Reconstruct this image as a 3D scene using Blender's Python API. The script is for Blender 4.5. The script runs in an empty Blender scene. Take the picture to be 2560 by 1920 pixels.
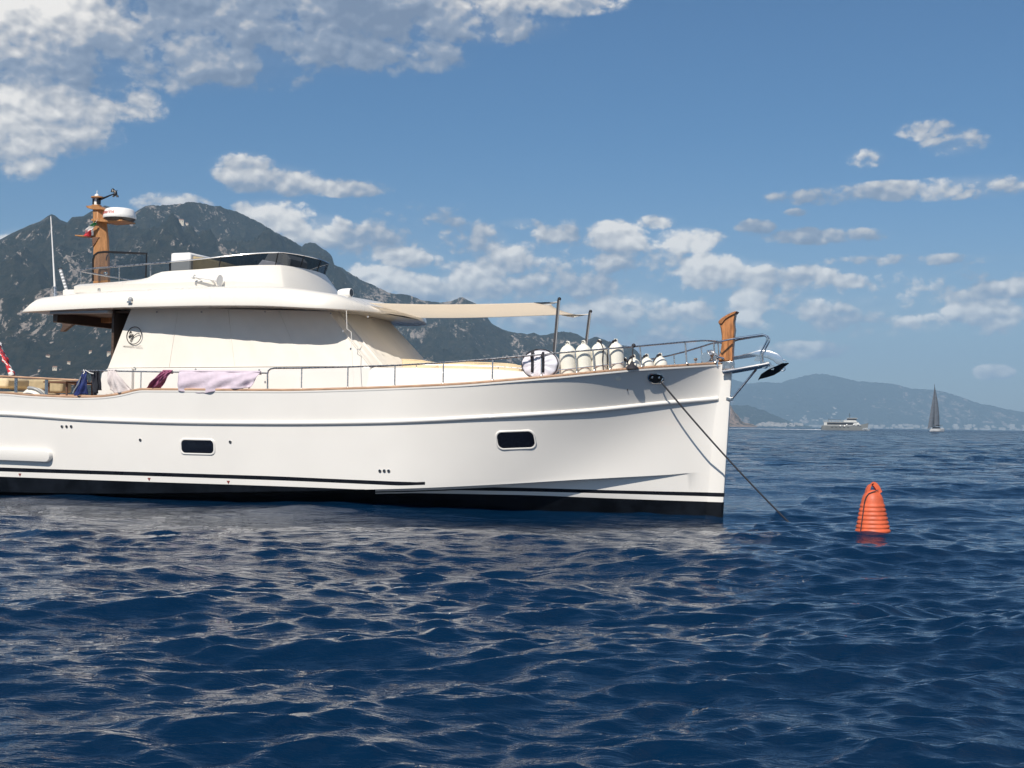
import bpy, bmesh, math, random
import numpy as np
from mathutils import Vector, Matrix
random.seed(7)
rng = np.random.default_rng(11)
scene = bpy.context.scene
C = scene.collection

# ------------------------------------------------------------------ camera
FPX, CX, CY = 3200.0, 1280.0, 960.0          # focal length and centre in pixels of a 2560 px wide frame
CAMH, ROLL, PITCH = 1.5, 0.014, 98.0 / 3200.0
EYE = Vector((0, 0, CAMH))
FWD = Vector((0, math.cos(PITCH), math.sin(PITCH)))
_u0, _r0 = Vector((0, -math.sin(PITCH), math.cos(PITCH))), Vector((1, 0, 0))
UP = _u0 * math.cos(ROLL) - _r0 * math.sin(ROLL)
RT = _r0 * math.cos(ROLL) + _u0 * math.sin(ROLL)
cam_d = bpy.data.cameras.new('camera')
cam_d.sensor_width = 36.0
cam_d.lens = 36.0 * FPX / 2560.0
cam_d.clip_start, cam_d.clip_end = 0.1, 90000.0
cam = bpy.data.objects.new('camera', cam_d)
C.objects.link(cam)
cam.matrix_world = Matrix(((RT.x, UP.x, -FWD.x, 0), (RT.y, UP.y, -FWD.y, 0), (RT.z, UP.z, -FWD.z, CAMH), (0, 0, 0, 1)))
scene.camera = cam

# ------------------------------------------------------------------ light
SUN_EL, SUN_AZ = math.radians(45), math.radians(200)      # azimuth clockwise from +Y: behind the camera, a little to the left
sdir = Vector((math.cos(SUN_EL) * math.sin(SUN_AZ), math.cos(SUN_EL) * math.cos(SUN_AZ), math.sin(SUN_EL)))
sun_d = bpy.data.lights.new('sun', 'SUN')
sun_d.energy, sun_d.angle, sun_d.color = 4.8, math.radians(0.53), (1.0, 0.925, 0.82)
sun = bpy.data.objects.new('sun', sun_d)
C.objects.link(sun)
sun.rotation_euler = (-sdir).to_track_quat('-Z', 'Y').to_euler()
vs = scene.view_settings
vs.view_transform, vs.look, vs.exposure, vs.gamma = 'Standard', 'None', 0.30, 1.0
vs.use_curve_mapping = False


def ray(px, py):
    return FWD + RT * ((px - CX) / FPX) + UP * ((CY - py) / FPX)


def azel(px, py):
    d = ray(px, py).normalized()
    return math.degrees(math.atan2(d.x, d.y)), math.degrees(math.asin(d.z))


# ------------------------------------------------------------------ world: Nishita sky with procedural clouds by direction
world = bpy.data.worlds.new('World')
scene.world = world
world.use_nodes = True
wt = world.node_tree
wt.nodes.clear()


class NB:
    def __init__(s, t): s.t = t
    def n(s, typ, **kw):
        x = s.t.nodes.new(typ)
        for k, v in kw.items(): setattr(x, k, v)
        return x
    def put(s, sock, v):
        if isinstance(v, bpy.types.NodeSocket): s.t.links.new(v, sock)
        else: sock.default_value = v
    def m(s, op, a, b=0.0, c=0.0, clamp=False):
        x = s.n('ShaderNodeMath', operation=op, use_clamp=clamp)
        for i, v in enumerate((a, b, c)): s.put(x.inputs[i], v)
        return x.outputs[0]
    def v(s, op, a, b=(0, 0, 0), c=(0, 0, 0)):
        x = s.n('ShaderNodeVectorMath', operation=op)
        s.put(x.inputs[0], a); s.put(x.inputs[1], b)
        if op == 'MULTIPLY_ADD': s.put(x.inputs[2], c)
        return x.outputs['Value'] if op in ('LENGTH', 'DOT_PRODUCT') else x.outputs[0]
    def mr(s, v, a, b, c=0.0, d=1.0, kind='SMOOTHSTEP'):
        x = s.n('ShaderNodeMapRange', interpolation_type=kind)
        for i, q in enumerate((v, a, b, c, d)): s.put(x.inputs[i], q)
        return x.outputs[0]
    def noise(s, vec, scale=1.0, detail=8.0, rough=0.55, dist=0.0, lac=2.0):
        x = s.n('ShaderNodeTexNoise')
        s.put(x.inputs['Vector'], vec)
        x.inputs['Scale'].default_value, x.inputs['Detail'].default_value = scale, detail
        x.inputs['Roughness'].default_value, x.inputs['Distortion'].default_value = rough, dist
        x.inputs['Lacunarity'].default_value = lac
        return x.outputs[0]
    def mix(s, f, a, b):
        x = s.n('ShaderNodeMix', data_type='RGBA')
        s.put(x.inputs[0], f); s.put(x.inputs[6], a); s.put(x.inputs[7], b)
        return x.outputs[2]
    def ramp(s, f, stops):
        x = s.n('ShaderNodeValToRGB')
        e = x.color_ramp.elements
        while len(e) < len(stops): e.new(0.5)
        for el, (p, c) in zip(e, stops):
            el.position = p; el.color = (*c, 1)
        s.put(x.inputs[0], f)
        return x.outputs[0]


W = NB(wt)
CLOUDS = [  # centre x, y and half sizes in px of the 2560 frame turned to azimuth / elevation, strength, brightness
    (110, 70, 230, 120, 1.0, .75), (380, 100, 200, 70, .66, -.2), (620, 40, 420, 95, .84, -.8), (950, 20, 380, 70, .92, -.55), (1290, -10, 230, 46, .90, .6),
    (430, 140, 330, 70, .70, -.7), (800, 110, 330, 62, .74, -.75), (1150, 60, 240, 46, .70, -.3), (150, 190, 190, 60, .70, -.4),
    (120, 250, 150, 62, .95, .65), (30, 330, 90, 90, .85, .6), (190, 330, 90, 46, .82, .45), (345, 265, 62, 40, .74, .3), (330, 175, 60, 30, .70, .25), (430, 190, 60, 42, .62, .0), (500, 150, 60, 30, .56, .2),
    (615, 425, 72, 38, .82, .35), (690, 452, 110, 36, .72, .05), (850, 468, 110, 22, .70, .1),
    (430, 513, 80, 26, .95, .8), (690, 545, 90, 40, .98, .85), (790, 580, 90, 40, .80, .3), (930, 600, 120, 45, .62, -.3), (1010, 642, 95, 26, .90, .7),
    (60, 600, 50, 24, .8, .6),
    (950, 695, 90, 36, .92, .8), (1060, 720, 80, 36, .74, .2), (1180, 710, 85, 55, .95, .7), (1260, 660, 80, 44, .82, .5), (1220, 600, 50, 40, .66, .2), (1330, 700, 70, 36, .7, .3), (1390, 588, 62, 24, .76, .5), (1540, 596, 74, 38, .98, .9),
    (1520, 655, 44, 26, .82, .5), (1640, 556, 46, 18, .72, .4), (1720, 600, 80, 28, .86, .75), (1440, 715, 120, 36, .66, .05),
    (1560, 770, 110, 44, .90, .75), (1690, 790, 90, 40, .78, .4), (1440, 795, 60, 34, .82, .5), (1610, 855, 150, 36, .62, -.2), (1320, 800, 80, 40, .55, -.1),
    (1790, 680, 85, 40, .98, .9), (1900, 690, 70, 34, .90, .7), (2010, 700, 75, 32, .84, .55), (1870, 762, 50, 46, .98, .9), (2110, 705, 70, 22, .70, .3), (1980, 760, 60, 36, .62, .1),
    (2030, 770, 46, 32, .84, .6), (2070, 805, 46, 24, .78, .5), (2160, 770, 90, 40, .52, .1), (2320, 805, 66, 22, .82, .6), (2380, 785, 30, 24, .80, .6),
    (2490, 790, 80, 40, .82, .5), (2540, 720, 80, 22, .80, .65), (2440, 730, 50, 20, .6, .3),
    (2060, 492, 130, 20, .60, .05), (2220, 478, 190, 22, .66, .1), (2420, 470, 190, 26, .68, .25), (2320, 325, 66, 24, .58, .0), (2390, 355, 70, 30, .64, .1), (2165, 396, 42, 22, .60, .1),
    (2060, 590, 150, 20, .58, -.05), (1890, 570, 44, 20, .68, .1), (1990, 530, 30, 10, .5, .1), (2010, 876, 110, 20, .74, .25), (2485, 930, 40, 17, .74, .3), (1250, 900, 160, 24, .5, .2),
    (1450, 690, 420, 130, .36, .0), (2150, 740, 420, 90, .36, .1), (1060, 600, 220, 90, .36, -.3), (1300, 560, 60, 16, .5, .2), (2300, 650, 260, 16, .42, .2),
]
tc = W.n('ShaderNodeTexCoord').outputs['Generated']
sx = W.n('ShaderNodeSeparateXYZ'); wt.links.new(tc, sx.inputs[0])
az = W.m('DEGREES', W.m('ARCTAN2', sx.outputs[0], sx.outputs[1]))
el = W.m('DEGREES', W.m('ARCSINE', sx.outputs[2]))
cxyz = W.n('ShaderNodeCombineXYZ')
wt.links.new(az, cxyz.inputs[0]); wt.links.new(el, cxyz.inputs[1])
P0 = cxyz.outputs[0]
DEG = math.degrees(1 / FPX)


def cloud_noise(vec, det, vdet=3.0):
    a = W.noise(W.v('MULTIPLY', vec, (1 / 2.3, 1 / 1.6, 1)), 1.0, det, 0.60, 0.2)
    vo = W.n('ShaderNodeTexVoronoi', feature='F1', normalize=True)
    wv = W.n('ShaderNodeTexNoise'); W.put(wv.inputs['Vector'], vec); wv.inputs['Scale'].default_value = 1.6; wv.inputs['Detail'].default_value = 2.0
    W.put(vo.inputs['Vector'], W.v('MULTIPLY_ADD', wv.outputs['Color'], (.55, .55, 0), W.v('MULTIPLY', vec, (1 / 1.05, 1 / 0.80, 1))))
    for nm, val in (('Scale', 1.0), ('Detail', vdet), ('Roughness', 0.58), ('Lacunarity', 2.2)): vo.inputs[nm].default_value = val
    return W.m('MULTIPLY_ADD', W.m('SUBTRACT', 0.42, vo.outputs['Distance']), 0.75, a)


def blob_q(vec, b):
    a, e = azel(b[0], b[1])
    rx, ry = b[2] * DEG, b[3] * DEG
    return W.v('MULTIPLY_ADD', vec, (1 / rx, 1 / ry, 0), (-a / rx, -e / ry, 0))


n0 = cloud_noise(P0, 9.0)
n1 = cloud_noise(W.v('ADD', P0, (-0.17, 0.27, 0)), 3.0, 1.0)
n2 = cloud_noise(P0, 3.0, 1.0)
M = M1 = BR = BW = None
for b in CLOUDS:
    q = blob_q(P0, b)
    g = W.mr(W.v('LENGTH', q), 0.30, 1.75, b[4], 0.0)
    q1 = W.v('ADD', q, (-0.12, 0.38, 0))
    g1 = W.mr(W.v('LENGTH', q1), 0.30, 1.75, b[4], 0.0)
    M = g if M is None else W.m('MAXIMUM', M, g)
    M1 = g1 if M1 is None else W.m('MAXIMUM', M1, g1)
    w = W.m('MULTIPLY', g, g)
    BW = w if BW is None else W.m('ADD', BW, w)
    BR = W.m('MULTIPLY', w, b[5]) if BR is None else W.m('MULTIPLY_ADD', w, b[5], BR)
# loose cumulus over the rest of the sky, outside the part the photo shows
hi = W.mr(el, 24.0, 34.0, 0.0, 0.08)
behind = W.mr(W.m('ABSOLUTE', az), 26.0, 40.0, 0.0, 0.26)
M = W.m('MAXIMUM', M, W.m('MAXIMUM', hi, behind))
KN = W.mr(M, 0.0, 0.40, 0.55, 2.5)
D0 = W.m('MULTIPLY_ADD', W.m('SUBTRACT', n0, 0.5), KN, M)
D1 = W.m('MULTIPLY_ADD', W.m('SUBTRACT', n1, 0.5), 2.3, M1)
alpha = W.m('MAXIMUM', W.mr(D0, 0.36, 0.88), W.mr(M, 0.12, 0.95, 0.0, 0.38))
D2 = W.m('MULTIPLY_ADD', W.m('SUBTRACT', n2, 0.5), 2.3, M)
relief = W.m('MULTIPLY', W.m('SUBTRACT', D2, D1), 0.62)
bias = W.m('DIVIDE', BR, W.m('ADD', BW, 0.02))
big = W.noise(W.v('MULTIPLY', P0, (1 / 5.0, 1 / 2.6, 1)), 1.0, 3.0, 0.5, 0.4)
shade = W.m('ADD', W.m('MULTIPLY_ADD', W.m('SUBTRACT', big, 0.5), 1.3, W.m('MULTIPLY_ADD', bias, 0.40, 0.44)), relief, clamp=True)
cloud_col = W.ramp(shade, [(0.0, (.165, .21, .30)), (0.35, (.255, .30, .385)), (0.62, (.50, .495, .50)), (1.0, (.92, .865, .79))])
sky = W.n('ShaderNodeTexSky', sky_type='NISHITA')
sky.sun_disc = False
sky.sun_elevation, sky.sun_rotation = SUN_EL, SUN_AZ
sky.altitude, sky.air_density, sky.dust_density, sky.ozone_density = 0, 1.0, 0.6, 2.5
sky_s = W.v('SCALE', sky.outputs[0])
sky_s.node.inputs['Scale'].default_value = 0.075
sky_tint = W.v('MULTIPLY', sky_s, W.mix(W.mr(el, 0.0, 14.0), (.77, .85, .99, 1), (.355, .645, .875, 1)))
low = W.mr(el, 0.0, 9.0, 1.0, 0.0)
cloud_up = W.v('SCALE', cloud_col); W.put(cloud_up.node.inputs['Scale'], W.m('MULTIPLY_ADD', low, 0.38, 1.0))
cloud_far = W.mix(W.m('MULTIPLY', low, 0.15), cloud_up, (.30, .37, .47, 1))
sky_mix = W.mix(W.m('MULTIPLY', alpha, 0.93), sky_tint, cloud_far)
bg = W.n('ShaderNodeBackground'); bg.inputs['Strength'].default_value = 1.0
wo = W.n('ShaderNodeOutputWorld')
wt.links.new(sky_mix, bg.inputs['Color']); wt.links.new(bg.outputs[0], wo.inputs['Surface'])
world.cycles.sampling_method = 'MANUAL'
world.cycles.sample_map_resolution = 512

# ------------------------------------------------------------------ materials
MATS = {}


def mat(name, col, rough=0.5, metal=0.0, var=0.0, vscale=4.0, bump=0.0, bscale=30.0, coat=0.0, stretch=(1, 1, 1), spec=None, col2=None, sheen=0.0):
    m = bpy.data.materials.new(name)
    m.use_nodes = True
    t = m.node_tree
    b = t.nodes['Principled BSDF']
    b.inputs['Base Color'].default_value = (*col, 1)
    b.inputs['Roughness'].default_value = rough
    b.inputs['Metallic'].default_value = metal
    b.inputs['Coat Weight'].default_value = coat
    b.inputs['Coat Roughness'].default_value = 0.04
    if spec is not None: b.inputs['Specular IOR Level'].default_value = spec
    if sheen: b.inputs['Sheen Weight'].default_value = sheen
    k = NB(t)
    if var or bump:
        co = k.n('ShaderNodeTexCoord').outputs['Object']
        co = k.v('MULTIPLY', co, stretch)
    if var:
        f = k.noise(co, vscale, 6.0, 0.6)
        c2 = col2 if col2 else tuple(c * (1 - var) for c in col)
        c1 = col if col2 else tuple(min(1, c * (1 + var * .5)) for c in col)
        t.links.new(k.mix(k.mr(f, 0.35, 0.65), (*c2, 1), (*c1, 1)), b.inputs['Base Color'])
        t.links.new(k.mr(f, 0.3, 0.7, rough * 0.85, min(1, rough * 1.2)), b.inputs['Roughness'])
    if bump:
        f = k.noise(co, bscale, 4.0, 0.55)
        bn = k.n('ShaderNodeBump')
        bn.inputs['Strength'].default_value = bump
        bn.inputs['Distance'].default_value = 0.02
        t.links.new(f, bn.inputs['Height'])
        t.links.new(bn.outputs[0], b.inputs['Normal'])
    MATS[name] = m
    return m


mat('gelcoat', (.79, .765, .725), 0.20, coat=1.0, var=0.03, vscale=0.6)
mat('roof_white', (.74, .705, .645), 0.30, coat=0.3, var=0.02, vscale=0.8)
mat('black_paint', (.007, .008, .012), 0.3, var=0.3, vscale=5, spec=0.3)
mat('antifoul', (.004, .006, .010), 0.5, var=0.5, vscale=3, spec=0.15)
mat('red_paint', (.19, .03, .03), 0.5)
mat('teak', (.47, .29, .185), 0.5, var=0.30, vscale=6, bump=0.12, stretch=(0.6, 8, 8))
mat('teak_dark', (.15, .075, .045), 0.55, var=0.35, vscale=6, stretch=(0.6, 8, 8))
mat('varnished_wood', (.40, .165, .055), 0.38, var=0.40, vscale=5, bump=0.15, stretch=(7, 7, .9), coat=0.15)
mat('mast_wood', (.42, .20, .075), 0.42, var=0.25, vscale=5, stretch=(7, 7, .8), coat=0.15)
mat('stainless', (.60, .58, .56), 0.28, 1.0, var=0.12, vscale=20)
mat('polished_steel', (.82, .79, .76), 0.19, 1.0)
mat('canvas_cover', (.72, .68, .615), 0.75, var=0.04, vscale=2.0, bump=0.22, bscale=2.6, sheen=0.1)
mat('awning_cloth', (.76, .70, .62), 0.8, var=0.05, vscale=2.0)
mat('cushion_beige', (.66, .53, .34), 0.8, var=0.07, vscale=8, bump=0.15, bscale=40)
mat('cushion_tan', (.40, .32, .19), 0.8, var=0.12, vscale=8, bump=0.2, bscale=40)
mat('fender_vinyl', (.80, .77, .68), 0.35, var=0.04, vscale=3, coat=0.2)
mat('black_rubber', (.012, .012, .014), 0.55)
mat('black_frame', (.010, .010, .012), 0.35)
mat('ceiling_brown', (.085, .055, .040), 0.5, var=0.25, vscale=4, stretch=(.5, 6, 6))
mat('bag_fabric', (.76, .74, .80), 0.6, var=0.05, vscale=6, bump=0.3, bscale=9)
mat('strap_black', (.014, .013, .02), 0.7)
mat('towel_lilac', (.60, .51, .59), 0.9, var=0.08, vscale=6, bump=0.5, bscale=14, sheen=0.3)
mat('towel_grey', (.60, .54, .53), 0.9, var=0.08, vscale=7, bump=0.4, bscale=60, sheen=0.3)
mat('towel_crimson', (.30, .09, .17), 0.9, var=0.25, vscale=9, bump=0.4, bscale=60)
mat('jacket_blue', (.018, .035, .16), 0.75, var=0.4, vscale=7, bump=0.5, bscale=18)
mat('jacket_dark', (.015, .018, .03), 0.8, var=0.3, vscale=9, bump=0.4, bscale=20)
mat('white_plastic', (.80, .79, .77), 0.3, coat=0.3)
mat('grey_plastic', (.30, .31, .32), 0.4)
mat('dark_plastic', (.05, .05, .055), 0.4)
mat('anchor_black', (.010, .012, .014), 0.4)
mat('rope_dark', (.03, .032, .04), 0.8)
mat('rope_white', (.72, .70, .66), 0.8)
mat('flag_green', (.02, .20, .07), 0.8)
mat('flag_white', (.80, .78, .76), 0.8)
mat('flag_red', (.50, .03, .04), 0.8)
mat('ensign_navy', (.015, .016, .04), 0.8)
mat('emblem_black', (.012, .012, .016), 0.6)
mat('caption_grey', (.42, .40, .37), 0.7)
mat('radar_red', (.50, .10, .08), 0.5)
mat('buoy_orange', (.62, .115, .045), 0.58, var=0.22, vscale=5)
mat('buoy_wet', (.30, .05, .025), 0.25, var=0.3, vscale=9)
mat('ferry_white', (.50, .51, .50), 0.5, var=0.08, vscale=.2)
mat('ferry_hull', (.21, .22, .22), 0.5, var=0.10, vscale=.15)
mat('ferry_dark', (.02, .022, .03), 0.4)
mat('sail_grey', (.10, .115, .14), 0.85, var=0.2, vscale=.2, stretch=(1, 1, 4))
mat('yacht_far_white', (.70, .70, .70), 0.4)
mat('foam_white', (.40, .44, .48), 0.9, var=0.15, vscale=.4)
mat('house_wall', (.60, .53, .42), 0.85, var=0.1, vscale=.2)
mat('house_roof', (.30, .17, .11), 0.85, var=0.2, vscale=.2)
mat('town_pale', (.40, .37, .34), 0.85, var=0.2, vscale=.02)
mat('window_dark', (.02, .022, .026), 0.2)


def glass_mat(name, tint, gloss):
    m = bpy.data.materials.new(name); m.use_nodes = True
    t = m.node_tree; t.nodes.clear(); k = NB(t)
    tr = k.n('ShaderNodeBsdfTransparent'); tr.inputs[0].default_value = (*tint, 1)
    gl = k.n('ShaderNodeBsdfGlossy'); gl.inputs['Roughness'].default_value = 0.03; gl.inputs[0].default_value = (1, 1, 1, 1)
    fr = k.n('ShaderNodeFresnel'); fr.inputs[0].default_value = 1.5
    mx = k.n('ShaderNodeMixShader'); o = k.n('ShaderNodeOutputMaterial')
    t.links.new(k.m('MULTIPLY', fr.outputs[0], gloss), mx.inputs[0])
    t.links.new(tr.outputs[0], mx.inputs[1]); t.links.new(gl.outputs[0], mx.inputs[2]); t.links.new(mx.outputs[0], o.inputs[0])
    MATS[name] = m


glass_mat('smoked_glass', (.20, .215, .23), 0.6)
_m = MATS['awning_cloth']; _t = _m.node_tree           # light shines through the awning cloth
_k = NB(_t); _tr = _k.n('ShaderNodeBsdfTranslucent'); _tr.inputs[0].default_value = (.95, .89, .80, 1)
_mx = _k.n('ShaderNodeMixShader'); _mx.inputs[0].default_value = .74
_t.links.new(_t.nodes['Principled BSDF'].outputs[0], _mx.inputs[1]); _t.links.new(_tr.outputs[0], _mx.inputs[2])
_t.links.new(_mx.outputs[0], _t.nodes['Material Output'].inputs['Surface'])
glass_mat('clear_tinted_glass', (.55, .58, .60), 0.5)
mat('porthole_glass', (.006, .007, .012), 0.04, spec=0.6)

# ------------------------------------------------------------------ the yacht's own frame: u forward, v to starboard (towards the camera), z up from the waterline
YAW = math.radians(20)
_r = ray(1808, 1290)
BO = EYE + _r * (-CAMH / _r.z)
BA = Vector((math.cos(YAW), -math.sin(YAW), 0))
BS = Vector((-math.sin(YAW), -math.cos(YAW), 0))
BOATM = Matrix.Translation(BO) @ Matrix.Rotation(-YAW, 4, 'Z')


def onsurf(px, py, g, vmax=3.4, vmin=-3.4):
    """point where the line of sight first meets the surface v = g(u, z)"""
    d = ray(px, py)
    e, ds = (EYE - BO), d.dot(BS)
    f = lambda t: None
    def at(t):
        p = e + d * t
        return p.dot(BA), p.dot(BS), p.z
    t0, t1 = (vmax - e.dot(BS)) / ds, (vmin - e.dot(BS)) / ds
    prev = None
    n = 160
    for i in range(n + 1):
        t = t0 + (t1 - t0) * i / n
        u, v, z = at(t)
        h = v - g(u, z)
        if prev is not None and h <= 0 < prev[1]:
            lo, hi = prev[0], t
            for _ in range(30):
                mid = (lo + hi) / 2
                u, v, z = at(mid)
                if v - g(u, z) > 0: lo = mid
                else: hi = mid
            return at(hi)
        prev = (t, h)
    return at(t1)


def bl(px, py, v):
    d = ray(px, py)
    e = EYE - BO
    t = (v - e.dot(BS)) / d.dot(BS)
    p = e + d * t
    return (p.dot(BA), p.dot(BS), p.z)


def wpt(px, py, dist):
    """world point at horizontal distance dist along the line of sight"""
    d = ray(px, py)
    return EYE + d * (dist / math.hypot(d.x, d.y))


class Curve:
    """smooth monotone-ish curve through points (x, y...)"""
    def __init__(s, pts):
        pts = sorted(pts)
        s.x = np.array([p[0] for p in pts]); s.y = np.array([p[1] for p in pts])
        h = np.diff(s.x); d = np.diff(s.y) / h
        m = np.zeros(len(s.x)); m[0], m[-1] = d[0], d[-1]
        for i in range(1, len(d)):
            if d[i - 1] * d[i] > 0:
                w1, w2 = 2 * h[i] + h[i - 1], h[i] + 2 * h[i - 1]
                m[i] = (w1 + w2) / (w1 / d[i - 1] + w2 / d[i])
        s.m, s.h = m, h
    def __call__(s, x):
        if x <= s.x[0]: return float(s.y[0] + s.m[0] * (x - s.x[0]) * 0.5)
        if x >= s.x[-1]: return float(s.y[-1] + s.m[-1] * (x - s.x[-1]) * 0.5)
        i = int(np.searchsorted(s.x, x)) - 1
        h = s.h[i]; t = (x - s.x[i]) / h
        return float((2*t**3-3*t*t+1)*s.y[i] + (t**3-2*t*t+t)*h*s.m[i] + (-2*t**3+3*t*t)*s.y[i+1] + (t**3-t*t)*h*s.m[i+1])


# ------------------------------------------------------------------ mesh building
ORG = {}          # object name -> (frame, origin in that frame)


def tag(o, label=None, cat=None, group=None, kind=None):
    if label: o['label'] = label
    if cat: o['category'] = cat
    if group: o['group'] = group
    if kind: o['kind'] = kind
    return o


def thing(name, label, cat, org, frame='boat', group=None):
    o = bpy.data.objects.new(name, None)
    o.empty_display_size = 0.2
    C.objects.link(o)
    if frame == 'boat':
        o.location = BOATM @ Vector((org[0], -org[1], org[2]))
        o.rotation_euler = (0, 0, -YAW)
    else:
        o.location = org
    ORG[o.name] = (frame, Vector(org))
    return tag(o, label, cat, group)


class MB:
    def __init__(s): s.v, s.f, s.mi, s.cur = [], [], [], 0
    def add(s, vs, fs):
        b = len(s.v)
        s.v.extend(tuple(p) for p in vs)
        for f in fs:
            s.f.append(tuple(b + i for i in f)); s.mi.append(s.cur)
        return s
    def box(s, c, size, rot=None):
        hx, hy, hz = size[0] / 2, size[1] / 2, size[2] / 2
        vs = [Vector((x, y, z)) for x in (-hx, hx) for y in (-hy, hy) for z in (-hz, hz)]
        if rot is not None: vs = [rot @ p for p in vs]
        c = Vector(c)
        return s.add([c + p for p in vs], [(0, 1, 3, 2), (4, 6, 7, 5), (0, 4, 5, 1), (2, 3, 7, 6), (0, 2, 6, 4), (1, 5, 7, 3)])
    def loft(s, rings, closed=True, caps=True):
        n = len(rings[0]); b = []
        for r in rings: b.extend(r)
        fs = []
        for i in range(len(rings) - 1):
            for j in range(n if closed else n - 1):
                k = (j + 1) % n
                fs.append((i*n+j, i*n+k, (i+1)*n+k, (i+1)*n+j))
        if caps and closed:
            fs.append(tuple(range(n))[::-1]); fs.append(tuple((len(rings)-1)*n + j for j in range(n)))
        return s.add(b, fs)
    def tube(s, pts, r, seg=8, closed=False):
        pts = [Vector(p) for p in pts]
        n = len(pts); rings = []
        ref = None
        for i, p in enumerate(pts):
            a = pts[i - 1] if (i or closed) else p
            b = pts[(i + 1) % n] if (i < n - 1 or closed) else p
            t = (b - a).normalized()
            if ref is None:
                ref = t.orthogonal().normalized()
            ref = (ref - t * ref.dot(t)).normalized()
            bi = t.cross(ref)
            rr = r[i] if isinstance(r, (list, tuple)) else r
            rings.append([p + (ref * math.cos(2*math.pi*j/seg) + bi * math.sin(2*math.pi*j/seg)) * rr for j in range(seg)])
        if closed: rings.append(rings[0])
        return s.loft(rings, True, not closed)
    def lathe(s, prof, c, seg=24, axis='z', tilt=None):
        """profile of (radius, height) about a vertical axis through c"""
        c = Vector(c); rings = []
        for r, h in prof:
            ring = []
            for j in range(seg):
                a = 2*math.pi*j/seg
                p = Vector((r*math.cos(a), r*math.sin(a), h))
                if axis == 'y': p = Vector((p.x, p.z, p.y))
                if axis == 'x': p = Vector((p.z, p.x, p.y))
                if tilt is not None: p = tilt @ p
                ring.append(c + p)
            rings.append(ring)
        return s.loft(rings)
    def prism(s, poly, v0, v1, inset=0.0):
        """polygon of (u, z) points carried from v0 to v1"""
        if inset <= 0:
            return s.loft([[(u, v0, z) for u, z in poly], [(u, v1, z) for u, z in poly]])
        cu, cz = sum(p[0] for p in poly)/len(poly), sum(p[1] for p in poly)/len(poly)
        sh = []
        for u, z in poly:
            d = math.hypot(u-cu, z-cz); k = max(0, 1 - inset/d)
            sh.append((cu+(u-cu)*k, cz+(z-cz)*k))
        g = inset if v1 > v0 else -inset
        return s.loft([[(u, v0, z) for u, z in sh], [(u, v0+g, z) for u, z in poly], [(u, v1-g, z) for u, z in poly], [(u, v1, z) for u, z in sh]])
    def grid(s, fn, nu, nv):
        vs = [fn(i / nu, j / nv) for i in range(nu + 1) for j in range(nv + 1)]
        fs = [(i*(nv+1)+j, (i+1)*(nv+1)+j, (i+1)*(nv+1)+j+1, i*(nv+1)+j+1) for i in range(nu) for j in range(nv)]
        return s.add(vs, fs)
    def ball(s, c, r, seg=14, sq=(1, 1, 1)):
        prof = [(r*math.sin(math.pi*i/10) + 1e-4, -r*math.cos(math.pi*i/10)) for i in range(11)]
        b = len(s.v); s.lathe(prof, (0, 0, 0), seg)
        for i in range(b, len(s.v)):
            p = s.v[i]; s.v[i] = (c[0]+p[0]*sq[0], c[1]+p[1]*sq[1], c[2]+p[2]*sq[2])
        return s
    def build(s, name, mats, parent=None, smooth=35, frame='boat', org=None, bevel=0.0, solid=0.0, sub=0, label=None):
        if parent is not None: frame, po = ORG[parent.name]
        else: po = Vector(org) if org is not None else Vector((0, 0, 0))
        sg = -1.0 if frame == 'boat' else 1.0
        vs = [((p[0]-po[0]), sg*(p[1]-po[1]), (p[2]-po[2])) for p in s.v]
        me = bpy.data.meshes.new(name)
        me.from_pydata(vs, [], s.f)
        if isinstance(mats, str): mats = [mats]
        for m in mats: me.materials.append(MATS[m])
        if len(mats) > 1: me.polygons.foreach_set('material_index', s.mi)
        bm = bmesh.new(); bm.from_mesh(me)
        bmesh.ops.recalc_face_normals(bm, faces=bm.faces)
        bm.to_mesh(me); bm.free()
        me.polygons.foreach_set('use_smooth', [True] * len(me.polygons))
        me.set_sharp_from_angle(angle=math.radians(smooth))
        o = bpy.data.objects.new(name, me)
        C.objects.link(o)
        if parent is not None:
            o.parent = parent
        elif frame == 'boat':
            o.location = BOATM @ Vector((po[0], -po[1], po[2])); o.rotation_euler = (0, 0, -YAW)
        else:
            o.location = po
        ORG[o.name] = (frame, po)
        if bevel:
            m = o.modifiers.new('bevel', 'BEVEL'); m.width = bevel; m.segments = 2; m.limit_method = 'ANGLE'; m.angle_limit = math.radians(40)
        if solid:
            m = o.modifiers.new('thickness', 'SOLIDIFY'); m.thickness = solid; m.offset = 0
        if sub:
            m = o.modifiers.new('subdivision', 'SUBSURF'); m.levels = sub; m.render_levels = sub
        if label: o['label'] = label
        return o


def text_mesh(body, size, extrude=0.002):
    cu = bpy.data.curves.new('lettering', 'FONT')
    cu.body, cu.size, cu.extrude, cu.align_x, cu.align_y = body, size, extrude, 'CENTER', 'CENTER'
    to = bpy.data.objects.new('lettering', cu)
    C.objects.link(to)
    dg = bpy.context.evaluated_depsgraph_get()
    me = to.evaluated_get(dg).to_mesh()
    vs = [v.co.copy() for v in me.vertices]; fs = [tuple(p.vertices) for p in me.polygons]
    bpy.data.objects.remove(to); bpy.data.curves.remove(cu)
    return vs, fs


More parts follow.
